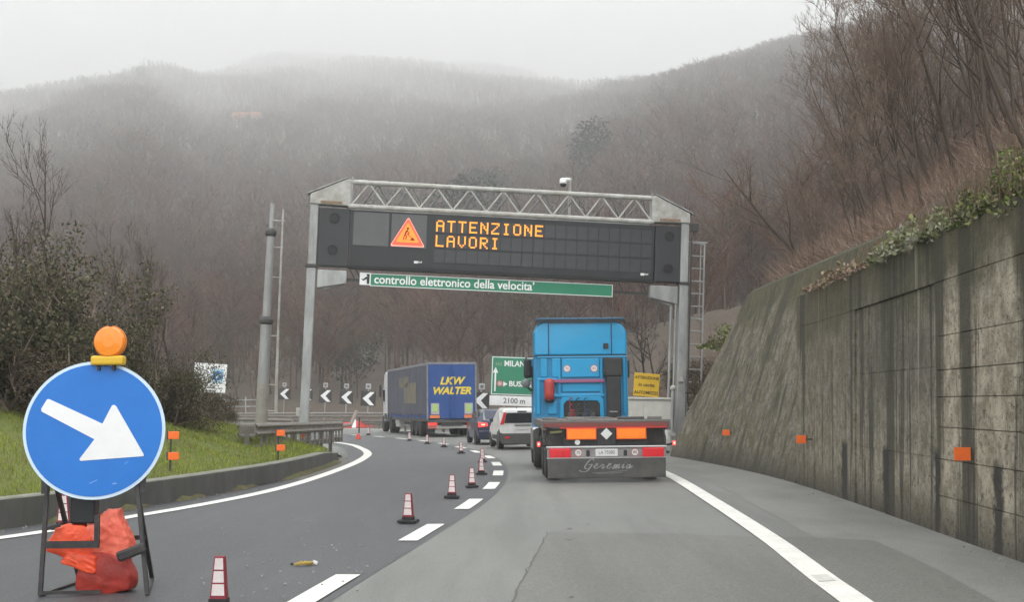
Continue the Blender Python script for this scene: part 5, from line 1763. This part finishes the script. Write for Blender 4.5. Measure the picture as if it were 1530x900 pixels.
# ------------------------------------------------------------------ guard rails
W_PROF = [(0, .155), (-.045, .135), (-.08, .085), (-.03, .03), (-.03, -.03), (-.08, -.085), (-.045, -.135), (0, -.155)]
rail_m = mat('guardrail_zinc', (.26, .24, .215), .6, (.17, .15, .13), 2.2, metal=.3, stretch=(1, 1, 3))
rail_d = mat('guardrail_weathered', (.16, .145, .125), .7, (.10, .09, .08), 3)


def w_beam(path, z, side, name, parent, m, s=1.0):
    """Corrugated rail along a polyline; side +1 shows its waves to the right of the path."""
    q = np.array(path, float)
    t = np.gradient(q, axis=0); t /= np.linalg.norm(t, axis=1)[:, None]
    nn = np.stack([t[:, 1], -t[:, 0]], -1) * side
    zz = np.broadcast_to(np.asarray(z, float), (len(q),))
    prof = [(-a * s, b * s) for a, b in W_PROF]
    full = prof + [(a - .012, b) for a, b in prof[::-1]]
    rings = [[(p[0] + n2[0] * a, p[1] + n2[1] * a, z_ + b) for a, b in full] for p, n2, z_ in zip(q, nn, zz)]
    return MB().loft(rings).build(name, m, parent, bevel=0)


rp = resample(catmull([(-6.2, 32.2), (-6.18, 34.5), (-6.15, 38), (-6.0, 42), (-5.95, 46.5)], 6), step=.7)
gz = lambda p: float(height(p[0], p[1]))
gl = empty('guardrail', (0, 0, 0), (0, 0, 0), 'near corrugated guardrail with orange markers at the left gantry leg', 'guardrail')
ztop = np.linspace(1.08, .94, len(rp))
w_beam(rp, ztop, 1, 'beam', gl, rail_m, 1.05)
w_beam(offset(rp, -.34), ztop - .02, -1, 'rear_beam', gl, rail_d, 1.05)
w_beam(offset(rp, -.04), ztop - .45, 1, 'lower_beam', gl, rail_d, .5)
for k in range(0, len(rp), 3):
    q_ = offset(rp, -.17)[k]
    MB().box((q_[0], q_[1], (gz(q_) - .2 + ztop[k] + .1) / 2), (.11, .13, ztop[k] + .1 - gz(q_) + .2)).build('post', rail_d, gl)
    MB().box((q_[0], q_[1], ztop[k]), (.36, .1, .18)).build('spacer', rail_d, gl)
for k in range(1, len(rp), 1):
    q_ = offset(rp, .02)[k]
    MB().box((q_[0], q_[1], ztop[k] - .33), (.05, .05, .42)).build('strut', rail_m, gl)
ec = rp[0]
MB().box((ec[0] - .17, ec[1] - .02, ztop[0]), (.40, .05, .30)).build('end_plate', rail_m, gl, bevel=.02)
e2 = rp[-1]
MB().path([(e2[0], e2[1], ztop[-1]), (e2[0] + .25, e2[1] + .6, ztop[-1] + .03), (e2[0] + .42, e2[1] + 1.0, ztop[-1] + .5)], .07, 6).build('end_bar', mat('pinkish_bar', (.32, .26, .24), .7), gl)

far = resample(cut(offset(RIGHT_LINE, 1.9), 82, 130), step=2.0)
fr = empty('guardrail', (0, 0, 0), (0, 0, 0), 'far guardrail on the outside of the bend below the white arrow boards', 'guardrail')
w_beam(far, .95, -1, 'beam', fr, rail_m, 1.25)
w_beam(far, .42, -1, 'lower_beam', fr, rail_d, 1.0)
for k in range(len(far)):
    MB().box((far[k][0], far[k][1] + .12, .48), (.14, .14, 1.2)).build('post', rail_m, fr)
MB().box((far[0][0] + .0, far[0][1], .5), (.2, .2, 1.15)).build('end_post', galv_w, fr)

tall = resample(offset(RIGHT_LINE, 3.2), step=2.6)
tall = tall[(tall[:, 0] < -19) & (tall[:, 0] > -62)]
br = empty('safety_fence', (0, 0, 0), (0, 0, 0), 'tall thin railing fence far behind the mast', 'fence')
for q_ in tall:
    MB().box((q_[0], q_[1], 1.15), (.10, .10, 2.7)).build('post', galv, br)
for z_ in (1.0, 1.65, 2.2):
    MB().path([(q_[0], q_[1] - .06, z_) for q_ in tall], .05, 5).build('rail', galv, br)
pk = resample(cut(offset(LEFT_LINE, -1.0), 64, 92), step=.5)
pf = empty('picket_barrier', (0, 0, 0), (0, 0, 0), 'low barrier of pale upright stakes between the mast and the bushes', 'barrier')
pick_me = MB().box((0, 0, .40), (.17, .06, .72)).mesh('stake')
for q_ in pk:
    s_ = link_mesh('stake', pick_me, galv_w, pf)
    s_.location = (q_[0], q_[1], .08); s_.rotation_euler = (0, 0, R(35))
MB().path([(q_[0], q_[1] + .08, .95) for q_ in pk[::2]], .09, 6).build('rail', rail_m, pf)
MB().path([(q_[0], q_[1] + .08, .42) for q_ in pk[::2]], .07, 6).build('rail', rail_d, pf)
sbx = empty('sign_back', at(447, 616, 70), (0, LEAN, 0), 'small pale box on the railing just left of the gantry leg', 'box')
MB().box((0, 0, 0), (.30, .2, .42)).build('box', galv_w, sbx, bevel=.02)
MB().tube((0, .1, .2), (0, .1, -1.6), .04, n=6).build('post', galv, sbx)

rbz = empty('plastic_barrier', gnd(533, 640.5) + Vector((0, .4, .02)), (0, 0, R(10)), 'heap of red and white plastic barriers before the far guardrail', 'barrier')
redp = bpy.data.materials['red_plastic']
for k, (x_, w_, h_, m_) in enumerate(((-.8, .9, .42, redp), (.0, .7, .5, redp), (.7, .8, .36, redp), (-.25, .35, .62, swhite), (-1.4, .6, .3, swhite))):
    MB().loft([[(x_ - w_ / 2, -.25, 0), (x_ + w_ / 2, -.25, 0), (x_ + w_ / 2, .25, 0), (x_ - w_ / 2, .25, 0)], [(x_ - w_ * .4, -.1, h_), (x_ + w_ * .4, -.1, h_), (x_ + w_ * .4, .1, h_), (x_ - w_ * .4, .1, h_)]]).build('barrier_block', m_, rbz, bevel=.04)

# orange marker posts on the left
def marker(u, v_up, v_lo, y, z0, lab, s=1.0):
    p1, p2 = at(u, v_up, y), at(u, v_lo, y)
    t = empty('marker_stake', (p1.x, y, z0), (0, 0, R(3)), lab, 'marker post', 'orange marker posts on the left verge')
    MB().tube((-.07 * s, .02, -.1), (-.05 * s, .02, p1.z - z0 + .08), .018, n=6).build('stake', dark_steel, t)
    for p_ in (p1, p2):
        b_ = MB().box((0, -.01, p_.z - z0), (.20 * s, .03, .14 * s)).build('orange_plate', orange_e, t, bevel=.01)
        MB().box((-.11 * s, .0, p_.z - z0), (.03, .05, .15 * s)).build('clip', dark_steel, b_)
marker(259.5, 651, 682, 24.6, .42, 'orange marker post standing in the grass right of the blue sign')
marker(419.5, 647.5, 669.5, 30.6, .42, 'orange marker post before the near end of the guardrail', .98)
marker(455, 641, 652, 41.0, .35, 'orange marker post farther along the guardrail at the gantry leg', .85)

# farmhouse in the mist
def hit(u, v):
    d = ray(u, v); t = 100.0
    while t < 2500:
        p = Vector((0, 0, CAM_H)) + d * t
        if p.z < float(height(p.x, p.y)): return p
        t += 4
    return None
hp = hit(372, 193)
if hp is not None:
    S2 = hp.y / FOC
    fh = empty('farmhouse', (hp.x, hp.y - 8, float(height(hp.x, hp.y)) - 1), (0, 0, R(-6)), 'pinkish farmhouse barely visible in the fog on the left hillside', 'house')
    w_, h_ = 40 * S2, 17 * S2
    MB().box((0, 0, h_ / 2), (w_, w_ * .5, h_)).build('wall', mat('plaster_pink', (.46, .30, .22), .9, (.40, .26, .20), .2), fh)
    MB().prism([(-w_ * .3, h_ - .2), (w_ * .3, h_ - .2), (0, h_ + 8 * S2)], 'x', -w_ * .54, w_ * .54).build('roof', mat('roof_tile', (.30, .12, .07), .9, (.24, .1, .06), .6), fh)
    for k in range(4):
        for r2 in range(2):
            MB().box((-w_ * .36 + w_ * .24 * k, -w_ * .25 - .03, h_ * (.3 + .4 * r2)), (1.1, .12, 1.6)).build('window', glass_d, fh)

# ------------------------------------------------------------------ plants that stand out singly
class Tri:
    def __init__(self): self.v, self.f, self.t = [], [], []
    def tube(self, pts, rad, n, tint):
        m = MB(); m.path(pts, rad, n)
        k = len(self.v); self.v += m.v
        for f in m.f:
            for j in range(1, len(f) - 1): self.f.append((f[0] + k, f[j] + k, f[j + 1] + k))
        self.t += [tint] * len(m.v)
    def sliver(self, p, d, ln, w, tint, r):
        q = Vector(r.normal(size=3)); q -= d * q.dot(d); q.normalize()
        k = len(self.v)
        self.v += [tuple(p - q * w / 2), tuple(p + q * w / 2), tuple(p + d * ln)]
        self.f.append((k, k + 1, k + 2)); self.t += [tint] * 3
    def leaf(self, p, size, tint, r):
        e = Vector(r.normal(size=3)).normalized(); f = Vector(r.normal(size=3)); f -= e * f.dot(e); f.normalize()
        k = len(self.v)
        self.v += [tuple(p - e * size * .5), tuple(p + f * size * .32), tuple(p + e * size * .6), tuple(p - f * size * .32)]
        self.f += [(k, k + 1, k + 2), (k, k + 2, k + 3)]; self.t += [tint] * 4
    def mesh(self, name):
        return np_mesh(name, np.array(self.v), np.array(self.f), [('tint', np.array(self.t))])


def vrand(r, d, a):
    q = Vector(r.normal(size=3)); q -= d * q.dot(d); q.normalize()
    return (d * math.cos(a) + q * math.sin(a)).normalized()


def bare_tree(seed, h, r0, nmain, lean, bark, twig, fine=3, upness=.35, spread=.55):
    """Leafless tree: returns (trunk mesh, crown mesh)."""
    r = np.random.default_rng(seed)
    trunk, crown = Tri(), Tri()
    def limb(T, p, d, ln, rad, segs, bend, up, tint, n=6):
        pts, rr = [p.copy()], [rad]
        dd = d.copy()
        for i in range(segs):
            dd = vrand(r, dd, r.uniform(0, bend)); dd = (dd + Vector((0, 0, up))).normalized()
            p = p + dd * (ln / segs)
            pts.append(p.copy()); rr.append(max(rad * (1 - .8 * (i + 1) / segs), .004))
        T.tube(pts, rr, n, tint)
        return pts, rr
    d0 = Vector((lean[0], lean[1], 1)).normalized()
    tp, tr_ = limb(trunk, Vector((0, 0, -.3)), d0, h * .9, r0, 7, .16, .06, bark, 7)
    def sub(pts, rr, ln, level):
        if level == 0: return
        cnt = {3: nmain, 2: 5, 1: 6}[level]
        for c in range(cnt):
            s = r.uniform(.28 if level == 3 else .2, 1.0) * (len(pts) - 1)
            i = min(int(s), len(pts) - 2)
            p = pts[i].lerp(pts[i + 1], s - i)
            d = (pts[i + 1] - pts[i]).normalized()
            dd = vrand(r, d, r.uniform(.35, .35 + spread))
            dd = (dd + Vector((0, 0, upness))).normalized()
            l2 = ln * r.uniform(.4, .62) * (1.15 - .5 * s / (len(pts) - 1))
            rad = max(rr[i] * r.uniform(.4, .6), .006)
            if level > 1:
                tint = tuple(b * (1 - (3 - level) * .2) + t_ * (3 - level) * .2 for b, t_ in zip(bark, twig))
                q, qr = limb(crown, p, dd, l2, rad, 4, .3, .08, tint, 4 if level == 2 else 5)
                sub(q, qr, l2, level - 1)
            else:
                crown.sliver(p, dd, l2 * 1.1, .014, twig, r)
                for f_ in range(fine):
                    e = vrand(r, dd, r.uniform(.25, .8))
                    crown.sliver(p + dd * l2 * r.uniform(.2, .9), e, l2 * r.uniform(.4, .8), .0085, tuple(np.array(twig) * r.uniform(.75, 1.25)), r)
    sub(tp, tr_, h * .75, 3)
    return trunk.mesh('trunk'), crown.mesh('crown')


BARK, TWIG = (.085, .066, .052), (.20, .148, .118)
VARS = []
for k, (h, r0, nm, lean, up) in enumerate(((7.5, .050, 13, (-.26, 0), .28), (8.5, .058, 14, (-.34, .05), .3), (6.2, .042, 13, (-.18, -.05), .25), (7.8, .046, 13, (-.42, .02), .35), (5.4, .038, 13, (-.10, .0), .25), (8.8, .055, 15, (-.30, .1), .36))):
    VARS.append(bare_tree(40 + k, h, r0, nm, lean, BARK, TWIG, 5, up, .6))
def put_tree(name, var, loc, s, rz, label, group):
    t = empty(name, loc, (0, 0, rz), label, 'tree', group)
    t.scale = (s, s, s)
    link_mesh('trunk', var[0], bark_tint, t); link_mesh('crown', var[1], bark_tint, t)
    return t
r6 = np.random.default_rng(9)
SHARED = 'slender leafless tree in the thicket on the slope above the retaining wall'
spots = [(1335, 34, 4, 1.0, 'leafless tree leaning left over the wing wall with its top in the fog'), (1350, 30, 2, .95, 'dark forked leafless tree behind the ivy at the end of the flat wall top'),
         (1245, 44, 2, .8, 'bare tree with the reddish crown at the left edge of the slope'), (1440, 31, 0, 1.05, None), (1500, 28, 1, 1.0, None), (1555, 27, 5, 1.0, None)]
for k in range(64):
    y = r6.uniform(28, 60); u = r6.uniform(1235, 1640)
    spots.append((u, y, int(r6.integers(0, 6)), r6.uniform(.62, .9) * min(1.15, .66 + (u - 1235) / 480), None))
for (u, y, k, s, lab) in spots:
    x = (u - 765) / FOC * y
    foot = 7.7 if y < 39 else 8.6
    if x < foot + (y > 45) * 1.5: continue
    put_tree('bare_tree', VARS[k], (x, y, float(height(x, y)) - .1), s, r6.uniform(-.5, .5), lab or SHARED, 'leafless trees above the retaining wall')
low_var = bare_tree(77, 5.2, .075, 9, (-1.3, -.1), BARK, TWIG, 3, .22, .5)
x, y = (1240 - 765) / FOC * 41, 41.0
put_tree('bare_tree', low_var, (x, y, float(height(x, y)) + .3), 1.0, 0, 'crooked bare tree stretching low branches left toward the gantry ladder', 'leafless trees above the retaining wall')
LV = [bare_tree(60 + k, h, r0, nm, lean, (.07, .058, .05), (.11, .088, .075), 2, up, .6) for k, (h, r0, nm, lean, up) in enumerate(((5.2, .06, 9, (.05, 0), .45), (6.2, .07, 9, (-.1, 0), .5), (4.2, .05, 8, (.08, 0), .4)))]
for (u, y, k, s, lab) in ((95, 33, 1, .98, 'bare tree with forked upright limbs rising behind the left bushes'), (35, 34, 0, .9, 'thin bare tree at the left edge of view behind the bushes'),
                          (150, 35, 0, .9, 'small leafless tree right of the forked one behind the bushes'), (235, 37, 1, .75, 'slim leafless tree above the dark bushes, left of the mast'),
                          (265, 40, 2, 1.0, 'short twiggy bare tree between the bushes and the mast'), (205, 36, 2, .9, 'low pale twigged tree among the bush tops behind the beacon')):
    x = (u - 765) / FOC * y
    put_tree('bare_tree', LV[k], (x, y, float(height(x, y)) - .2), s * 1.05, r6.uniform(0, 6.28), lab, 'leafless trees on the left bank')
DV_ = bare_tree(90, 5.6, .11, 10, (-.1, 0), (.035, .03, .028), (.06, .05, .045), 2, .05, .75)
x, y = (965 - 765) / FOC * 60, 60.0
put_tree('bare_tree', DV_, (x, y, float(height(x, y)) - .2), 1.0, 2.0, 'dark gnarled bare tree behind the yellow works sign', None)
x, y = (985 - 765) / FOC * 66, 66.0
put_tree('bare_tree', DV_, (x, y, float(height(x, y)) - .2), .95, .4, 'second gnarled dark tree, between the yellow sign and the gantry leg', None)


def bush(seed, nleaf, ntwig, size, leaf, tints, twig, lumps=7):
    r = np.random.default_rng(seed)
    L_, T_ = Tri(), Tri()
    cs = [(Vector((r.normal(0, .30), r.normal(0, .30), r.uniform(.22, .78))), r.uniform(.16, .32)) for _ in range(lumps)]
    for i in range(ntwig):
        c, rr = cs[r.integers(lumps)]
        d = Vector((r.normal(0, .5), r.normal(0, .5), 1)).normalized()
        T_.sliver(c + Vector(r.normal(0, rr * .5, 3)) - Vector((0, 0, .2)), d, r.uniform(.12, .3), .009, tuple(np.array(twig) * r.uniform(.7, 1.3)), r)
    for k in range(5):
        b = Vector((r.normal(0, .12), r.normal(0, .12), -.1))
        T_.tube([b, b.lerp(cs[k][0], .5) + Vector(r.normal(0, .03, 3)), cs[k][0]], [.02, .014, .008], 5, twig)
    for i in range(nleaf):
        c, rr = cs[r.integers(lumps)]
        d = Vector(r.normal(size=3)).normalized()
        p = c + d * rr * r.uniform(.55, 1.08) * (1 + .25 * math.sin(d.x * 7 + d.z * 5))
        t = np.array(tints[r.integers(len(tints))]) * r.uniform(.65, 1.35)
        L_.leaf(p, leaf / size * r.uniform(.7, 1.3), tuple(t), r)
    return T_.mesh('stems'), L_.mesh('foliage')


EG = [(.060, .068, .032), (.044, .050, .026), (.085, .085, .042), (.10, .078, .052), (.16, .14, .09), (.085, .068, .045)]
BRN = [(.095, .070, .045), (.070, .055, .038), (.12, .09, .06), (.06, .058, .03)]
BV = [bush(s, 11500, 380 if s < 32 else 1100, 3.4, .078, EG if s < 32 else BRN, (.13, .10, .078)) for s in (30, 31, 33)]
def put_bush(name, v, loc, sc, rz, label, group, cat='bush'):
    t = empty(name, loc, (0, 0, rz), label, cat, group)
    t.scale = sc
    link_mesh('stems', v[0], bark_tint, t)['kind'] = 'stuff'; f_ = link_mesh('foliage', v[1], leaf_tint, t)
    f_['kind'] = 'stuff'
    return t
for (u, y, k, w_, h_, lab) in ((-25, 27, 0, 3.6, 3.5, 'tall dark evergreen bush at the left edge of view'), (45, 29, 1, 3.6, 3.6, 'dark evergreen bush with pale leaf tips, second from the left edge'),
                               (118, 30, 0, 3.4, 3.2, 'dark green bush directly behind the left part of the blue sign'), (182, 31.5, 1, 2.6, 2.6, 'dark bush behind the orange beacon'),
                               (226, 33, 0, 2.0, 2.1, 'dark bush right of the orange beacon, rounded top'), (258, 35, 1, 1.4, 1.5, 'small dark bush right of the blue sign, before the white board'),
                               (10, 27.5, 2, 3.0, 1.3, 'brown bramble thicket low at the left edge above the grass'), (85, 28, 2, 3.0, 1.3, 'brown bramble thicket behind the left rim of the blue sign'),
                               (238, 32.5, 2, 2.2, 1.2, 'brown dry scrub at the bush foot right of the blue sign'), (300, 37, 2, 1.5, .8, 'low greyish brown scrub on the grass before the railing'),
                               (335, 40, 1, 1.0, .7, 'tiny dark shrub at the right end of the grass bank'),
                               (1062, 47, 2, 3.0, 1.8, 'brown dry scrub behind the foot of the gantry ladder'), (1075, 52, 2, 3.4, 2.0, 'brown thicket on the slope just beyond the gantry ladder')):
    x = (u - 765) / FOC * y
    put_bush('bush', BV[k], (x, y, float(height(x, y)) - .15), (w_, w_ * .9, h_ * (1.08 if k < 2 else 1.1)), r6.uniform(0, 6.28), lab, 'bushes on the left bank' if u < 500 else 'scrub by the ladder')

# creepers hanging on the wall top
IVY = [(.11, .15, .035), (.15, .18, .055), (.21, .22, .085), (.08, .11, .035), (.26, .25, .13)]
PALE = [(.26, .27, .17), (.20, .21, .12), (.30, .28, .22), (.13, .15, .06)]
PINK = [(.26, .17, .13), (.22, .19, .12), (.30, .24, .19), (.16, .12, .07)]
def creeper(seed, y0, y1, n, hgt, tints, label, dx=.15, z=3.72, leaf=.085, xf=None, drop=.3):
    r = np.random.default_rng(seed)
    L_, S_2 = Tri(), Tri()
    ym = (y0 + y1) / 2
    org = Vector(((float(xat(WALL_BASE, ym)) if xf is None else xf(ym)) + dx, ym, z))
    for i in range(n):
        y = r.uniform(y0, y1)
        env = (1 - abs((y - ym) / (y1 - y0) * 2) ** 2.2) * (.65 + .35 * math.sin(y * 4.1 + seed))
        x = (float(xat(WALL_BASE, y)) if xf is None else xf(y)) + dx + abs(r.normal(0, .35)) - .1
        zz = z + r.uniform(-drop if x < org.x + .1 else 0, 1) * hgt * max(env, .1)
        t = np.array(tints[r.integers(len(tints))]) * r.uniform(.65, 1.3)
        L_.leaf(Vector((x, y, zz)) - org, leaf * r.uniform(.6, 1.3), tuple(t), r)
        if i % 12 == 0:
            S_2.sliver(Vector((x, y, z)) - org, Vector((r.normal(0, .3), r.normal(0, .3), 1)).normalized(), hgt * 1.2, .014, (.14, .10, .07), r)
    t = empty('creeper', org, (0, 0, 0), label, 'plant', 'creepers along the wall top')
    link_mesh('stems', S_2.mesh('stems'), bark_tint, t)['kind'] = 'stuff'
    link_mesh('foliage', L_.mesh('foliage'), leaf_tint, t)['kind'] = 'stuff'
creeper(1, 11.5, 16.2, 6500, .58, IVY + PALE[:2], 'bright green creeper on the wall top at the right edge of view', leaf=.058)
creeper(2, 15.2, 17.6, 1500, .36, PALE, 'whitish green creeper tuft spilling over the wall edge, second from the right')
creeper(3, 16.8, 20.2, 1900, .30, PALE, 'pale variegated creeper along the middle of the wall edge', .05)
creeper(4, 17.2, 22.6, 4200, .62, IVY + PALE, 'yellow green creeper mound behind the wall edge, left of the pale tufts', .55)
creeper(5, 20.6, 25.4, 1000, .26, PINK, 'thin pinkish bramble on the left part of the wall top', .05)
creeper(6, 21.0, 23.4, 1500, .8, IVY, 'small green bush where the flat wall top meets the leaning wing wall', 1.3, 3.9)
creeper(7, 39.2, 41.2, 1000, .7, IVY, 'green creeper on the sloping edge of the wing wall by the ladder', .2, 3.3, .09, lambda y: 6.6 - (y - 39) * .5)
creeper(8, 39.8, 42.0, 900, .6, [(.06, .06, .035), (.09, .07, .05)], 'dark dry creeper low on the wing wall edge by the ladder foot', .35, 1.9, .08, lambda y: 5.9 - (y - 39.8) * .35)

# reddish brush on the slope
SC = [(.165, .100, .076), (.14, .092, .072), (.20, .14, .105), (.10, .076, .06), (.23, .165, .125), (.13, .085, .06), (.27, .22, .17)]
r8 = np.random.default_rng(21)
n = 105000
y = np.where(np.arange(n) < 68000, r8.uniform(11, 66, n), r8.uniform(39, 80, n))
t_ = np.where(np.arange(n) < 68000, np.abs(r8.normal(0, 1, n)) * 4.2, r8.uniform(-1.5, 15, n))
x = np.where(y < 26.5, xat(WALL_BASE, y) + 1.1, np.where(y < 39, 7.35, np.interp(y, [39, 46, 66, 80], [7.2, 7.8, 8.2, 7.0]))) + t_
vis = (765 + FOC * x / y < 1650)
x, y = x[vis], y[vis]; n = len(x)
z = height(x, y)
d = np.stack([r8.normal(-.15, .75, n), r8.normal(0, .75, n), np.abs(r8.normal(.75, .4, n))], -1); d /= np.linalg.norm(d, axis=1)[:, None]
ln = r8.uniform(.12, .75, n) * np.clip(y / 30, .55, 1.9) * (1 + .5 * bumps(x, y, .8))
w = np.clip(y * .00048, .008, .02) * r8.uniform(.6, 1.3, n)
q = r8.normal(size=(n, 3)); q -= d * (q * d).sum(1)[:, None]; q /= np.linalg.norm(q, axis=1)[:, None]
p = np.stack([x, y, z - .05], -1)
p1 = p - q * w[:, None] / 2; p2 = p + q * w[:, None] / 2; p3 = p + d * ln[:, None]
tn = np.array(SC)[r8.integers(0, len(SC), n)] * (r8.uniform(.9, 1.75, n) * np.where(np.arange(n) < 68000, 1.0, .55))[:, None]
br_ = tri_object('brush', np.stack([p1, p2, p3], 1).reshape(-1, 3), np.repeat(tn, 3, axis=0), bark_tint)
tag(br_, 'dense reddish brown brush covering the slope above the wall', kind='stuff')
# brown dead stalks and leaf litter on the left bank and valley floor
n = 14000
y = r8.uniform(20, 60, n); x = np.interp(y, LB_Y, LB_X) - r8.uniform(4.5, 14, n)
z = height(x, y)
d = np.stack([r8.normal(0, .5, n), r8.normal(0, .5, n), np.full(n, 1.0)], -1); d /= np.linalg.norm(d, axis=1)[:, None]
q = r8.normal(size=(n, 3)); q -= d * (q * d).sum(1)[:, None]; q /= np.linalg.norm(q, axis=1)[:, None]
p = np.stack([x, y, z - .05], -1); w = .012
tn = np.array(SC)[r8.integers(0, len(SC), n)] * r8.uniform(.5, 1.0, n)[:, None]
st2 = tri_object('dry_stalks', np.stack([p - q * w / 2, p + q * w / 2, p + d * r8.uniform(.2, .9, n)[:, None]], 1).reshape(-1, 3), np.repeat(tn, 3, axis=0), bark_tint)
tag(st2, 'dry brown stalks under the bushes of the left bank', kind='stuff')

# grass blades on the left bank
n = 170000
y = 16 + 46 * r8.random(n) ** 1.5
tl = r8.uniform(.32, 9.0, n)
x = np.interp(y, LB_Y, LB_X) - tl
gm = smooth((7.4 - tl + 1.2 * bumps(x, y, .9)) / 2.5)
keep = r8.random(n) < np.maximum(gm, .12) * np.clip(1.2 - (y - 50) / 14, 0, 1)
x, y = x[keep], y[keep]; n = len(x)
z = height(x, y)
d = np.stack([r8.normal(0, .38, n), r8.normal(0, .38, n), np.full(n, 1.0)], -1); d /= np.linalg.norm(d, axis=1)[:, None]
q = r8.normal(size=(n, 3)); q -= d * (q * d).sum(1)[:, None]; q /= np.linalg.norm(q, axis=1)[:, None]
lush = np.clip(.5 + .5 * bumps(x, y, 1.1), 0, 1)
ln = r8.uniform(.03, .07, n) * (1 + 1.0 * lush)
w = np.clip(y * .0006, .008, .03)
p = np.stack([x, y, z - .01], -1)
GR = np.array([[.22, .30, .030], [.18, .25, .026], [.27, .32, .05], [.28, .25, .085], [.14, .185, .028], [.20, .165, .075]])
tn = GR[r8.integers(0, 6, n)] * (r8.uniform(.75, 1.25, n) * (.8 + .35 * lush))[:, None]
gr_ = tri_object('grass', np.stack([p - q * w[:, None] / 2, p + q * w[:, None] / 2, p + d * ln[:, None]], 1).reshape(-1, 3), np.repeat(tn, 3, axis=0), leaf_tint)
tag(gr_, 'short bright green grass on the bank behind the left kerb', kind='stuff')
